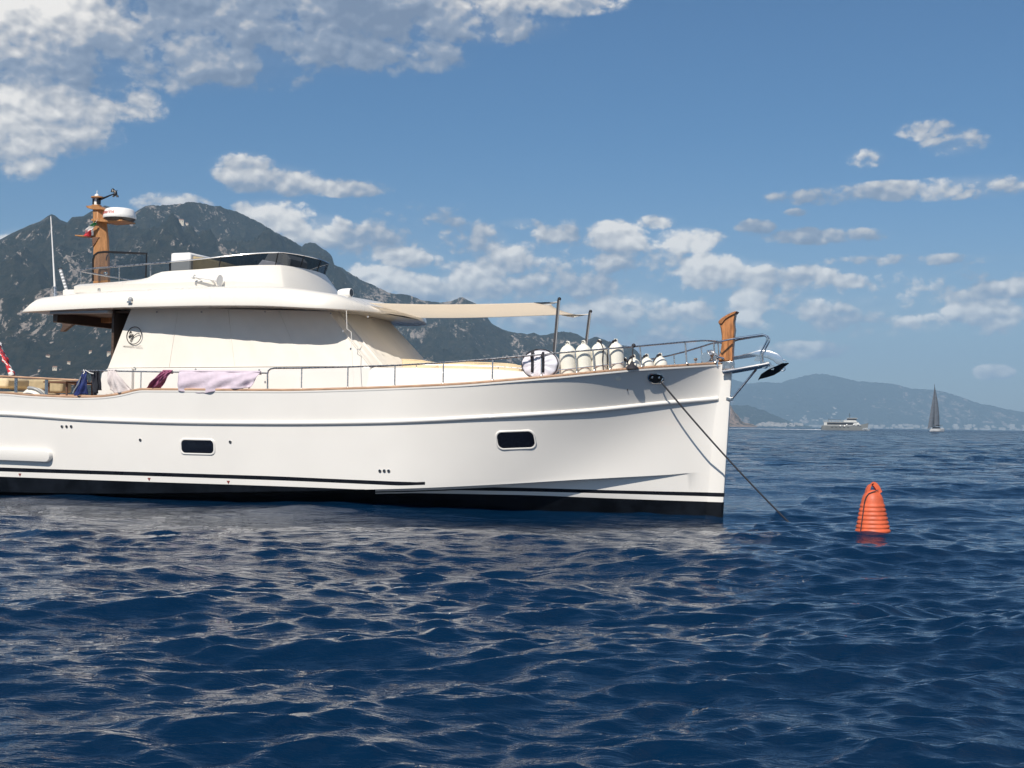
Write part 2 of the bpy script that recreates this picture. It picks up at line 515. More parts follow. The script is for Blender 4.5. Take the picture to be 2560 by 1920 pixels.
def vnoise(x, y, seed=0):
    xi, yi = np.floor(x).astype(np.int64), np.floor(y).astype(np.int64)
    fx, fy = x - xi, y - yi
    def h(a, b):
        n = (a * 374761393 + b * 668265263 + seed * 2147483647) & 0xFFFFFFFF
        n = ((n ^ (n >> 13)) * 1274126177) & 0xFFFFFFFF
        n = n ^ (n >> 16)
        return (n & 0xFFFF) / 65535.0
    ux, uy = fx*fx*(3-2*fx), fy*fy*(3-2*fy)
    return (h(xi, yi)*(1-ux)+h(xi+1, yi)*ux)*(1-uy) + (h(xi, yi+1)*(1-ux)+h(xi+1, yi+1)*ux)*uy


def fbm(x, y, oct=5, seed=0, ridged=False, gain=0.5):
    a, s, tot = 1.0, 0.0, 0.0
    for o in range(oct):
        n = vnoise(x * 2**o + 17.3*o, y * 2**o - 9.1*o, seed + o)
        if ridged: n = 1 - np.abs(2*n - 1)
        s = s + a*n; tot += a; a *= gain
    return s / tot


def np_mesh(name, V, F, m, smooth=True):
    me = bpy.data.meshes.new(name)
    me.vertices.add(len(V)); me.vertices.foreach_set('co', V.astype(np.float32).ravel())
    me.loops.add(F.size); me.loops.foreach_set('vertex_index', F.astype(np.int32).ravel())
    me.polygons.add(len(F)); me.polygons.foreach_set('loop_start', np.arange(0, F.size, 4, dtype=np.int32))
    me.polygons.foreach_set('use_smooth', np.full(len(F), smooth))
    me.update(calc_edges=True)
    me.materials.append(m)
    o = bpy.data.objects.new(name, me)
    C.objects.link(o)
    return o


def grid_faces(nr, nc, wrap=False):
    i = np.arange(nr - 1)[:, None]; j = np.arange(nc if wrap else nc - 1)[None, :]
    k = (j + 1) % nc
    return np.stack([i*nc + j, i*nc + k, (i+1)*nc + k, (i+1)*nc + j], -1).reshape(-1, 4)


# ------------------------------------------------------------------ sea
def sea_material():
    m = bpy.data.materials.new('sea_water'); m.use_nodes = True
    t = m.node_tree; b = t.nodes['Principled BSDF']; k = NB(t)
    b.inputs['Base Color'].default_value = (.0010, .0135, .040, 1)
    b.inputs['IOR'].default_value = 1.36
    geo = k.n('ShaderNodeNewGeometry').outputs['Position']
    sp = k.n('ShaderNodeSeparateXYZ'); t.links.new(geo, sp.inputs[0])
    dist = k.v('LENGTH', geo)
    f0 = k.noise(k.v('MULTIPLY', geo, (4.5, 13.0, 4)), 1.0, 4.0, 0.6, 0.5)
    f1 = k.noise(k.v('MULTIPLY', geo, (1.2, 4.4, 2)), 1.0, 3.0, 0.55, 0.7)
    f2 = k.noise(k.v('MULTIPLY', geo, (.38, .80, 1)), 1.0, 5.0, 0.6, 0.5)
    f3 = k.noise(k.v('MULTIPLY', geo, (.045, .12, 1)), 1.0, 5.0, 0.6, 0.3)
    h = k.m('MULTIPLY', f0, 0.012)
    h = k.m('MULTIPLY_ADD', f1, 0.027, h)
    h = k.m('MULTIPLY_ADD', k.m('MULTIPLY', f2, k.mr(dist, 18.0, 90.0)), 0.85, h)
    h = k.m('MULTIPLY_ADD', k.m('MULTIPLY', f3, k.mr(dist, 90.0, 500.0)), 5.0, h)
    bn = k.n('ShaderNodeBump'); bn.inputs['Strength'].default_value = 1.0; bn.inputs['Distance'].default_value = 1.0
    t.links.new(h, bn.inputs['Height']); t.links.new(bn.outputs[0], b.inputs['Normal'])
    t.links.new(k.mr(dist, 30.0, 900.0, 0.015, 0.18), b.inputs['Roughness'])
    t.links.new(k.mr(dist, 40.0, 900.0, 0.5, 0.24), b.inputs['Specular IOR Level'])
    MATS['sea_water'] = m
    return m


def build_sea():
    th = np.concatenate([np.linspace(-180, -40, 60)[:-1], np.linspace(-40, 40, 900), np.linspace(40, 180, 60)[1:-1]])
    r1 = 1.2 * 1.0042 ** np.arange(0, int(math.log(900 / 1.2) / math.log(1.0042)))
    r = np.concatenate([r1, np.geomspace(930, 14500, 60)])
    dth = np.gradient(np.radians(th))
    R, T = np.meshgrid(r, np.radians(th), indexing='ij')
    X, Y = R * np.sin(T), R * np.cos(T)
    sp = np.maximum(np.gradient(r)[:, None], R * dth[None, :])
    dx, dy, dz = np.zeros_like(X), np.zeros_like(X), np.zeros_like(X)
    g = np.random.default_rng(5)
    NW = 210
    lam = np.concatenate([[7.2, 5.9, 4.7, 3.9, 3.2, 2.8], np.exp(g.uniform(math.log(0.9), math.log(2.6), 30)), np.exp(g.uniform(math.log(0.13), math.log(0.75), NW - 36))])
    ang = np.radians(-90 + 8 + g.normal(0, 1, NW) * np.where(lam > 0.75, 20, 30))         # towards the camera, a little from the left
    ang[:6] = np.radians((-80, -104, -66, -116, -58, -128))
    slope = np.where(lam > 2.7, 0.046, np.where(lam > 0.9, 0.025, np.where(lam > 0.4, 0.023, 0.031))) * g.uniform(0.6, 1.35, NW)
    ph = g.uniform(0, 2*math.pi, NW)
    # slow gusts make rougher and smoother patches
    gust = 0.35 + 1.25 * fbm(X / 3.5 + 40, Y / 5.0 + 40, 4, 3)
    # the water lies calmer close along the yacht's side
    hu = (X - BO.x) * BA.x + (Y - BO.y) * BA.y; hw = (X - BO.x) * BS.x + (Y - BO.y) * BS.y
    gust = gust * (1 - 0.55 * np.exp(-(np.clip(hw - 2.0, 0, None) / 3.5) ** 2) * (hu < 0.8) * (hu > -20))
    for i in range(NW):
        w = np.clip((lam[i] / sp - 2.5) / 2.0, 0, 1)
        rows = np.where(w.max(axis=1) > 0)[0]
        if len(rows) == 0: continue
        s_ = slice(0, rows[-1] + 1)
        kk = 2*math.pi / lam[i]
        cx, cy = math.cos(ang[i]), math.sin(ang[i])
        p = kk * (X[s_]*cx + Y[s_]*cy) + ph[i]
        a = slope[i] / kk * w[s_] * (gust[s_] if lam[i] < 3 else 1.0)
        sn, cs = np.sin(p), np.cos(p)
        dz[s_] += a * cs
        dx[s_] -= (0.9 if lam[i] > .6 else .5) * a * cx * sn
        dy[s_] -= (0.9 if lam[i] > .6 else .5) * a * cy * sn
    V = np.stack([X + dx, Y + dy, dz], -1).reshape(-1, 3)
    o = np_mesh('sea', V, grid_faces(len(r), len(th), True), sea_material())
    return tag(o, kind='structure')


build_sea()


# ------------------------------------------------------------------ mountains
def land_material(name, veg, veg2, rock, rock_amt, sc):
    m = bpy.data.materials.new(name); m.use_nodes = True
    t = m.node_tree; b = t.nodes['Principled BSDF']; k = NB(t)
    b.inputs['Roughness'].default_value = 0.95
    b.inputs['Specular IOR Level'].default_value = 0.1
    geo = k.n('ShaderNodeNewGeometry')
    pos = geo.outputs['Position']
    big = k.noise(k.v('SCALE', pos), 1.0, 3.0, 0.5); big.node.inputs['Scale'].default_value = 1 / (260 * sc)
    mid = k.noise(k.v('MULTIPLY', pos, (1 / (42*sc), 1 / (80*sc), 1 / (80*sc))), 1.0, 8.0, 0.68, 0.8)
    fin = k.noise(k.v('MULTIPLY', pos, (1 / (9*sc), 1 / (9*sc), 1 / (14*sc))), 1.0, 5.0, 0.7)
    tre = k.noise(k.v('MULTIPLY', pos, (1 / (22*sc), 1 / (22*sc), 1 / (16*sc))), 1.0, 7.0, 0.72)
    d = k.m('ADD', k.m('MULTIPLY', big, 0.50), k.m('MULTIPLY_ADD', fin, 0.50, k.m('MULTIPLY', mid, 1.0)))
    f = k.mr(d, 1.085 - rock_amt, 1.165 - rock_amt)
    vg = k.mix(k.mr(tre, 0.36, 0.66), (*veg, 1), (*veg2, 1))
    rk = k.mix(k.mr(fin, 0.3, 0.7), tuple(c * .55 for c in rock) + (1,), (*rock, 1))
    t.links.new(k.mix(f, vg, rk), b.inputs['Base Color'])
    bn = k.n('ShaderNodeBump'); bn.inputs['Strength'].default_value = 0.9; bn.inputs['Distance'].default_value = 16.0 * sc
    t.links.new(k.m('ADD', tre, k.m('MULTIPLY', mid, 1.5)), bn.inputs['Height']); t.links.new(bn.outputs[0], b.inputs['Normal'])
    MATS[name] = m
    return m


def terrain(name, prof, R0, R1, front, back, mname, nc=700, nr=150, amp=0.70, seed=3, rough=1.0, cell=340.0):
    xs = np.array([p[0] for p in prof], float); ys = np.array([p[1] for p in prof], float)
    px = np.linspace(xs[0], xs[-1], nc)
    py = np.interp(px, xs, ys)
    q = (px - xs[0]) / (xs[-1] - xs[0])
    R = R0 + (R1 - R0) * q
    D = np.array([ray(a, b)[:] for a, b in zip(px, py)])
    hz = np.hypot(D[:, 0], D[:, 1])
    tan = D[:, 2] / hz
    ux, uy = D[:, 0] / hz, D[:, 1] / hz
    H = np.maximum(CAMH + R * tan, 2.0)
    t = np.concatenate([np.linspace(0, 1, nr), 1 + np.linspace(0, 1, 24)[1:]])
    fr = np.minimum(front, np.convolve(np.pad(H, nc // 20, mode='edge'), np.ones(2 * (nc // 20) + 1) / (2 * (nc // 20) + 1), 'valid') * 3.2 + 120)
    dist = np.where(t[:, None] <= 1, R - fr * (1 - t[:, None]), R + back * (t[:, None] - 1))
    X, Y = ux * dist, uy * dist
    tt = np.minimum(t, 1)[:, None]
    base = np.where(t[:, None] <= 1, 0.62 * tt ** 0.9 + 0.38 * tt ** 2.0, np.maximum(1 - (t[:, None] - 1) * 1.1, -0.1))
    rd = fbm(X / cell, Y / cell, 6, seed, True, 0.52)
    f2 = fbm(X / 60.0, Y / 60.0, 4, seed + 9)
    env = np.where(t[:, None] <= 1, 4 * tt * (1 - tt), 0) ** 0.7
    kw = max(5, nc // 9) | 1
    ker = np.hanning(kw + 2)[1:-1]; ker /= ker.sum()
    Hs = np.convolve(np.pad(H, kw // 2, mode='edge'), ker, 'valid')
    Hs = np.minimum(Hs, H * 1.25)
    k_ = np.clip((t[:, None] - .35) / .65, 0, 1) ** 2
    Hm = Hs[None, :] * (1 - k_) + H[None, :] * k_
    Z = Hm * base * (1 + amp * env * (rd - 0.62) * 2.0) + (f2 - 0.5) * 24 * rough * np.clip(env * 1.5, 0, 1) * np.clip(H / 150, 0.05, 1)
    # craggy crest: rock teeth and tree tops a few metres high
    crest = np.exp(-((t[:, None] - 1) / 0.05) ** 2)
    Z += crest * (fbm(X / 20.0, Y / 20.0, 4, seed + 4) - 0.5) * 10 * rough * np.clip(H / 150, 0.1, 1)
    lim = CAMH + dist * tan[None, :] + crest * 6 * rough * np.clip(H / 150, 0.05, 1)
    Z = np.where(t[:, None] <= 1, np.minimum(Z, lim), Z)
    Z[0] = -1.5
    V = np.stack([X, Y, Z], -1).reshape(-1, 3)
    o = np_mesh(name, V, grid_faces(len(t), nc), MATS[mname])
    return tag(o, kind='structure')


land_material('near_land', (.008, .013, .009), (.036, .034, .021), (.38, .325, .285), 0.0, 0.8)
land_material('far_land', (.020, .028, .024), (.034, .040, .032), (.36, .30, .27), -0.02, 3.0)
land_material('cliff_land', (.03, .032, .022), (.07, .06, .045), (.36, .27, .22), 0.20, 0.3)

MAIN = [(-700, 640), (-500, 560), (-300, 600), (-120, 622), (0, 606), (29, 590), (72, 570), (100, 560), (120, 546), (128, 542), (137, 545), (150, 556), (168, 563), (180, 549), (208, 547), (222, 538), (237, 530),
        (262, 520), (290, 528), (310, 545), (335, 538), (350, 529), (362, 522), (405, 512), (440, 508), (469, 507), (506, 509), (550, 517), (593, 530), (640, 551), (662, 563), (688, 586), (714, 592), (740, 608),
        (755, 619), (762, 611), (769, 609), (789, 610), (815, 627), (830, 644), (836, 664), (856, 670), (888, 692), (934, 713), (969, 731), (1005, 735), (1017, 737), (1040, 746), (1060, 752), (1100, 756), (1133, 752),
        (1156, 748), (1168, 755), (1190, 764), (1205, 772), (1217, 793), (1228, 811), (1246, 819), (1269, 831), (1289, 834), (1318, 840), (1335, 836), (1348, 842), (1364, 842), (1385, 836), (1405, 829), (1425, 830),
        (1451, 839), (1469, 848), (1492, 842), (1521, 853), (1550, 860), (1577, 864), (1590, 876), (1603, 891), (1640, 915), (1700, 955), (1760, 985), (1800, 1000)]
terrain('mountain', MAIN, 2500, 3900, 1900, 1500, 'near_land', nc=1100, nr=210, seed=3)
terrain('headland', [(1740, 960), (1790, 985), (1815, 1003), (1828, 1016), (1836, 1030), (1846, 1040), (1853, 1052), (1862, 1057), (1880, 1060), (1893, 1066)], 3300, 3450, 160, 260, 'cliff_land', nc=200, nr=60, seed=21, cell=60.0, rough=.5)
terrain('hills', [(1640, 1000), (1740, 985), (1800, 1002), (1831, 1012), (1870, 1014), (1903, 1024), (1930, 1034), (1955, 1045), (1975, 1054), (1992, 1060), (2030, 1067)], 7600, 7600, 1600, 1200, 'far_land', nc=260, nr=60, seed=31, amp=.35, rough=2.0, cell=900.0)
FAR = [(1400, 985), (1600, 960), (1740, 945), (1800, 946), (1831, 950), (1850, 955), (1869, 961), (1895, 957), (1920, 956), (1951, 957), (1970, 950), (1992, 945), (2015, 939), (2040, 935), (2058, 935), (2075, 938), (2109, 944),
       (2144, 954), (2160, 953), (2178, 956), (2205, 957), (2240, 961), (2260, 966), (2281, 972), (2310, 973), (2336, 974), (2363, 980), (2401, 993), (2453, 1011), (2478, 1015), (2504, 1021), (2560, 1031), (2640, 1042), (2760, 1052), (2900, 1060), (3100, 1070)]
terrain('far_mountains', FAR, 12500, 12500, 4200, 1500, 'far_land', nc=700, nr=120, seed=41, amp=.5, rough=1.5, cell=1500.0)

# ------------------------------------------------------------------ the yacht: hull
def u_stem(z): return 0.055 * z


def b_sheer(d):
    d = max(d, 1e-6)
    w = 0.09 + 2.26 * (1 - (1 - min(d / 6.5, 1)) ** 4.0) * d / (d + 0.05 * math.exp(-d))
    return w - 0.10 * max(0, (d - 11) / 5) ** 2


def b_chine(d):
    d = max(d, 1e-6)
    return 0.055 + 2.12 * (1 - (1 - min(d / 5.0, 1)) ** 1.45) * d / (d + 0.25 * math.exp(-d)) - 0.06 * max(0, (d - 11) / 5) ** 2


def dd(u, z): return u_stem(z) - 0.16 - u


SHEER_PX = [(0, 984), (58, 989), (116, 992), (174, 994), (231, 993), (275, 988.5), (304, 982.5), (324, 977.5), (340, 975), (434, 975.5), (546, 976.5), (674, 977), (847, 973.5), (992, 968.5),
            (1140, 961), (1231, 953.5), (1347, 943.5), (1463, 932), (1579, 921), (1668, 915.5), (1712, 912.5), (1777, 909.5), (1801, 910)]
_pts = [onsurf(x, y, lambda u, z: b_sheer(dd(u, z))) for x, y in SHEER_PX]
_pts = [(p[0], p[2]) for p in _pts]
ZS = Curve(_pts + [(-15.2, _pts[0][1] + .05), (-16.4, _pts[0][1] + .07), (-0.02, _pts[-1][1] + .005)])
CHINE_PX = [(900, 1224), (1057, 1219.7), (1240, 1211), (1442, 1199), (1645, 1188), (1793, 1180)]
_pts = [onsurf(x, y, lambda u, z: b_chine(dd(u, z))) for x, y in CHINE_PX]
_cu = [(p[0], p[2]) for p in _pts]
ZC = Curve(_cu + [(_cu[0][0] - 2.5, _cu[0][1] - .12), (_cu[0][0] - 6, _cu[0][1] - .25), (-16.4, _cu[0][1] - .3), (-0.1, _cu[-1][1] + .005)])


def hv(u, z):
    d = dd(u, z)
    bs, bc = b_sheer(d), b_chine(d)
    zs, zc = ZS(u), ZC(u)
    t = min(max((z - zc) / (zs - zc), 0.0), 1.15)
    p = 0.90 + 3.2 * math.exp(-(max(d, 0) / 1.6) ** 2)
    return bc + (bs - bc) * t ** p


def hull_curve(pxs, ext0=0.0, g=hv):
    q = [onsurf(x, y, g) for x, y in pxs]
    q = [(p[0], p[2]) for p in q]
    return Curve(q + [(-16.4, q[0][1] + ext0)]), q


ZRUB, _ = hull_curve([(0, 1034.5), (231, 1049), (463, 1056), (640, 1057.5), (929, 1055), (1240, 1040), (1442, 1027), (1645, 1007), (1790, 995)], .05)
ZT1, _q1 = hull_curve([(0, 1168.5), (320, 1179), (640, 1189), (840, 1197.5), (1057, 1206)], .0)
ZB1, _q1b = hull_curve([(0, 1178.5), (320, 1188.5), (640, 1199), (840, 1207), (1050, 1216)], .0)
U_S1 = _q1[-1][0]
ZBT, _qb = hull_curve([(0, 1191.5), (320, 1203), (640, 1213.5), (790, 1219), (900, 1223.5)], .0)
U_BT = _qb[-1][0]


def inset(d):
    return 0.40 * min(max((d - 0.25) / 3.6, 0), 1) ** 1.1 * (1 - 0.55 * min(max((d - 7) / 4, 0), 1))


def lowv(u, z):
    d = dd(u, z)
    vin = max(b_chine(d) - inset(d), .05)
    zi = ZC(u) - .02
    k = min(max((zi - z) / (zi + .85), 0), 1)
    return .05 + (vin - .05) * (1 - k ** 1.7)


def low_curve(pxs):
    q = [onsurf(x, y, lambda u, z: lowv(u, z)) for x, y in pxs]
    q = [(p[0], p[2]) for p in q]
    return Curve(q + [(-16.4, q[0][1])])


ZF1 = low_curve([(1280, 1219), (1529, 1225.5), (1700, 1229.5), (1800, 1232.3)])
ZF2 = low_curve([(1280, 1228), (1529, 1234), (1700, 1239), (1800, 1242.5)])
ZF3 = low_curve([(1280, 1237), (1529, 1246), (1700, 1252), (1800, 1256)])

yacht = thing('motor_yacht', 'large white classic motor yacht with teak rails and canvas covered windows, moored in the foreground', 'yacht', (-8.0, 0, 0))


def build_hull():
    n = 110
    ds = [16.0 * (i / n) ** 1.6 for i in range(n + 1)][::-1]       # stern to bow
    rows_u, mats_u = [], None
    stations = []
    for d in ds:
        u0 = -0.16 - d
        zs, zc = ZS(u0), ZC(u0)
        up = []
        s1t = max(ZT1(u0), zc + .10); s1b = max(ZB1(u0), zc + .05)
        if u0 > U_S1: s1t, s1b = zc + .10, zc + .05
        bt = max(ZBT(u0), zc + .004) if u0 < U_BT else zc + .004
        s1b = max(s1b, bt + .01); s1t = max(s1t, s1b + .02)
        for k in range(13):
            t = k / 12
            up.append(zs + (s1t - zs) * t)
        up += [s1b, bt, zc]
        col = []
        for z in up:
            u = u0 + u_stem(z)
            col.append((u, hv(u, z), z))
        zi = zc - .02
        f1 = min(ZF1(u0), zi - .03); f2 = min(ZF2(u0), f1 - .02); f3 = min(ZF3(u0), f2 - .02)
        for z in (zi, f1, f2, f3, min(.04, f3 - .03), -.15, -.45, -.85):
            u = u0 + u_stem(z)
            col.append((u, lowv(u, z), z))
        stations.append((u0, col))
    nr = len(stations[0][1])
    b = MB()
    for side in (1, -1):
        base = len(b.v)
        for u0, col in stations:
            b.v.extend((u, v * side, z) for u, v, z in col)
        for i in range(len(stations) - 1):
            um = (stations[i][0] + stations[i+1][0]) / 2
            for j in range(nr - 1):
                mi = 0
                if j == 12 and um < U_S1: mi = 1
                if j == 14 and um < U_BT: mi = 2
                if j >= 15:
                    if um < U_BT: mi = 2
                    elif j == 17: mi = 1
                    elif j >= 19: mi = 2
                b.f.append((base+i*nr+j, base+(i+1)*nr+j, base+(i+1)*nr+j+1, base+i*nr+j+1)); b.mi.append(mi)
    # transom and the faces that close the bow behind the stem bar
    m = len(stations) * nr
    for st in (0, len(stations) - 1):
        for j in range(nr - 1):
            a = st*nr + j
            b.f.append((a, a+1, m+a+1, m+a)); b.mi.append(0 if j < 14 else 2)
    h = b.build('hull', ['gelcoat', 'black_paint', 'antifoul'], yacht, smooth=24)
    # stem bar
    b = MB()
    zz = [-.85, ZF3(-.2), ZF2(-.2), ZF1(-.2), .7, 1.2, 1.7, 2.40]
    for i in range(len(zz) - 1):
        b.cur = (2, 0, 1, 0, 0, 0, 0)[i]
        r = []
        for z in (zz[i], zz[i+1]):
            us = u_stem(z)
            r.append([(us - .30, -.075, z), (us - .04, -.062, z), (us - .008, -.045, z), (us, 0, z), (us - .008, .045, z), (us - .04, .062, z), (us - .30, .075, z)])
        b.loft(r, True, i in (0, len(zz) - 2))
    b.build('stem', ['gelcoat', 'black_paint', 'antifoul'], yacht, smooth=30)
    # deck inside the bulwarks
    b = MB()
    us = [-16 + i * .4 for i in range(40)]
    vs_, fs_ = [], []
    for u in us:
        z = ZS(u) - .42
        w = max(hv(u, z) - .02, .03)
        vs_ += [(u, w, z), (u, 0, z + .03), (u, -w, z)]
    for i in range(len(us) - 1):
        for j in (0, 1):
            fs_.append((3*i+j, 3*i+3+j, 3*i+4+j, 3*i+1+j))
    b.add(vs_, fs_)
    b.build('deck', 'teak', yacht)
    return h


hull = build_hull()


def sweep(pts, sec, side=1, closed=True):
    """carry a section of (outward, up) offsets along a path lying on the hull"""
    rings = []
    for i, p in enumerate(pts):
        a, c = pts[max(i-1, 0)], pts[min(i+1, len(pts)-1)]
        tu, tv = c[0]-a[0], c[1]-a[1]
        l = math.hypot(tu, tv) or 1
        nu, nv = -tv/l, tu/l
        rings.append([(p[0]+nu*o, (p[1]+nv*o)*side, p[2]+h) for o, h in sec])
    return rings


US = [-16.0 + 15.8 * (1 - (1 - i/150) ** 1.4) for i in range(151)]
for side in (1, -1):
    path = [(u + u_stem(ZRUB(u)), hv(u + u_stem(ZRUB(u)), ZRUB(u)), ZRUB(u)) for u in US]
    sec = [(-.03, -.036), (.022, -.034), (.038, -.018), (.043, 0), (.038, .018), (.022, .034), (-.03, .036)]
    b = MB(); b.loft(sweep(path, sec, side))
    b.build('rub_rail', 'gelcoat', hull, smooth=50)
    path = [(u + u_stem(ZS(u)), b_sheer(dd(u + u_stem(ZS(u)), ZS(u))), ZS(u)) for u in US]
    sec = [(-.11, -.004), (.000, -.004), (.006, .006), (.006, .026), (.000, .036), (-.10, .036), (-.11, .028)]
    b = MB(); b.loft(sweep(path, sec, side))
    b.build('cap_rail', 'teak', hull, smooth=40)
    # white bead under the teak
    sec = [(-.02, -.034), (.001, -.034), (.005, -.024), (.005, -.006), (-.02, -.006)]
    b = MB(); b.loft(sweep(path, sec, side))
    b.build('sheer_bead', 'gelcoat', hull, smooth=50)


def on_hull(shape, off):
    """(u, z) outline laid on the starboard hull, raised by off"""
    out = []
    for u, z in shape:
        e = .02
        nu = -(hv(u+e, z) - hv(u-e, z)) / (2*e); nz = -(hv(u, z+e) - hv(u, z-e)) / (2*e)
        l = math.sqrt(nu*nu + 1 + nz*nz)
        out.append((u + nu/l*off, hv(u, z) + off/l, z + nz/l*off))
    return out


def rrect(cx, cz, hx, hz, r, rot=0.0, n=6, bow=0.0):
    p = []
    for qx, qz, a0 in ((1, 1, 0), (-1, 1, 90), (-1, -1, 180), (1, -1, 270)):
        for i in range(n + 1):
            a = math.radians(a0 + 90*i/n)
            x, z = qx*(hx-r) + r*math.cos(a), qz*(hz-r) + r*math.sin(a)
            z += bow * (1 - (x/hx)**2) * (1 if z > 0 else -1)
            p.append((cx + x*math.cos(rot) - z*math.sin(rot), cz + x*math.sin(rot) + z*math.cos(rot)))
    return p


def hull_px(x, y): return onsurf(x, y, hv)


def porthole(px, py, hx, hy, rot):
    u, v, z = hull_px(px, py)
    s = (hull_px(px + 10, py)[0] - hull_px(px - 10, py)[0]) / 20
    sz = (hull_px(px, py - 10)[2] - hull_px(px, py + 10)[2]) / 20
    o = lambda k: rrect(u, z, (hx + k)*s, (hy + k)*sz, min(.095, (hy + k)*sz*.62), rot, bow=.012)
    rings = [on_hull(o(5.5), -.004), on_hull(o(5), .012), on_hull(o(3.5), .018), on_hull(o(1.2), .012), on_hull(o(0), -.03)]
    b = MB(); b.loft(rings, True, False)
    f = b.build('porthole', 'gelcoat', yacht, smooth=50)
    b = MB()
    ring = on_hull(o(.6), .006)
    c = on_hull([(u, z)], .006)[0]
    b.add(ring + [c], [(i, (i+1) % len(ring), len(ring)) for i in range(len(ring))])
    b.build('pane', 'porthole_glass', f)


porthole(494, 1116.6, 39, 14.5, 0.0)
porthole(1289, 1099.6, 45, 18, 0.055)


def fitting(px, py, r, name='drain', m='stainless'):
    u, v, z = hull_px(px, py)
    n = 14
    circ = lambda k: [(u + r*k*math.cos(2*math.pi*i/n), z + r*k*math.sin(2*math.pi*i/n)) for i in range(n)]
    b = MB(); b.cur = 0
    b.loft([on_hull(circ(1.35), .0), on_hull(circ(1.25), .012), on_hull(circ(.85), .014), on_hull(circ(.8), .004)], True, False)
    b.cur = 1
    b.loft([on_hull(circ(.82), .005), on_hull(circ(.05), .006)], True, True)
    b.build(name, [m, 'black_rubber'], yacht)


for x, y in ((155.5, 1066), (167, 1066), (178.5, 1066), (950, 1177), (961, 1177), (972, 1177), (351, 1099.5), (576, 1104.5)):
    fitting(x, y, .022)

for x, y in ((50, 1187.5), (373, 1198.5), (571, 1206)):      # small red lifting marks
    u, v, z = hull_px(x, y)
    b = MB(); tri = on_hull([(u-.033, z+.028), (u+.033, z+.028), (u, z-.030)], .004)
    back = on_hull([(u-.033, z+.028), (u+.033, z+.028), (u, z-.030)], -.004)
    b.loft([back, tri]); b.build('lifting_mark', 'red_paint', yacht)

# long rounded moulding low on the quarter
zt = [hull_px(0, 1122)[2], hull_px(110, 1126)[2]]
u_e = hull_px(132, 1139)[0]
zc_ = hull_px(110, 1139)[2]; hh = (hull_px(110, 1124)[2] - hull_px(110, 1154)[2]) / 2
shape = [(u_e - hh + hh*math.cos(math.radians(a)), zc_ + hh*math.sin(math.radians(a))) for a in range(-90, 91, 10)]
shape = [(-15.9, zc_ - hh + .03), (-14.5, zc_ - hh + .02)] + shape + [(-14.5, zc_ + hh + .02), (-15.9, zc_ + hh + .03)]
b = MB()
shr = lambda k: [(u if u < -14 else u_e - hh + (u - u_e + hh)*k, zc_ + (z - zc_)*k) for u, z in shape]
b.loft([on_hull(shr(1), -.01), on_hull(shr(1), .055), on_hull(shr(.9), .085), on_hull(shr(.75), .09)])
b.build('quarter_moulding', 'gelcoat', yacht, smooth=40)

# hawse hole in the bow
u, v, z = hull_px(1638, 944.5)
sH = (hull_px(1658, 944)[0] - hull_px(1618, 944)[0]) / 40
sV = (hull_px(1638, 934)[2] - hull_px(1638, 954)[2]) / 20
ov = lambda k: rrect(u, z, 19*sH*k, 12*sV*k, 11.9*sV*k, .07)
b = MB(); b.loft([on_hull(ov(1.12), -.01), on_hull(ov(1.08), .03), on_hull(ov(.96), .035), on_hull(ov(.82), .0)], True, False)
hz = b.build('hawse_hole', 'polished_steel', yacht, smooth=60)
b = MB(); ring = on_hull(ov(.97), .006); c = on_hull([(u, z)], .004)[0]
b.add(ring + [c], [(i, (i+1) % len(ring), len(ring)) for i in range(len(ring))])
b.build('dark_opening', 'black_rubber', hz)
for du in (-.045, .05):
    b = MB(); c = on_hull([(u + du, z + .015)], .012)[0]; b.ball(c, .022); b.build('roller', 'polished_steel', hz)
HAWSE = on_hull([(u + 10*sH, z - 6*sV)], .03)[0]


# ------------------------------------------------------------------ cabin, canvas covers and coachroof
def mirror(ring): return [(u, -v, z) for u, v, z in ring]


z_can = bl(400, 918, 1.8)[2]           # bottom edge of the canvas
z_dk = ZS(-9) - .40
cb_aft = bl(270, 920, 1.80); ct_aft = bl(330, 766, 1.62)
cb_cor = bl(925, 915, 1.46); ct_cor = bl(821, 778, 1.28)
cb_fr = (cb_cor[0] + .10, .70, cb_cor[2] + .01); ct_fr = (ct_cor[0] + .07, .62, ct_cor[2] + .01)
base_aft = bl(243, 985, 1.82)
cabB = [cb_aft, cb_cor, (cb_fr[0], .70, cb_fr[2]), (cb_fr[0] + .06, 0, cb_fr[2])]
cabT = [ct_aft, ct_cor, (ct_fr[0], .70, ct_fr[2]), (ct_fr[0] + .06, 0, ct_fr[2])]
fullB = cabB + mirror(cabB[:3])[::-1]
fullT = cabT + mirror(cabT[:3])[::-1]
low = [(p[0], p[1]*1.005, z_dk) for p in fullB]
st = bl(251, 935, 1.82)
b = MB()
lowR = [(base_aft[0], 1.84, z_dk)] + [(p[0], p[1] + .015, z_dk) for p in cabB[1:3]] + [(cabB[3][0], 0, z_dk)]
topR = [(cb_aft[0], 1.81, cb_aft[2] - .004)] + [(p[0], p[1], p[2] - .004) for p in cabB[1:]]
b.loft([lowR + mirror(lowR[:3])[::-1], topR + mirror(topR[:3])[::-1]])
cabin = b.build('cabin', 'gelcoat', yacht, smooth=20, bevel=.02)
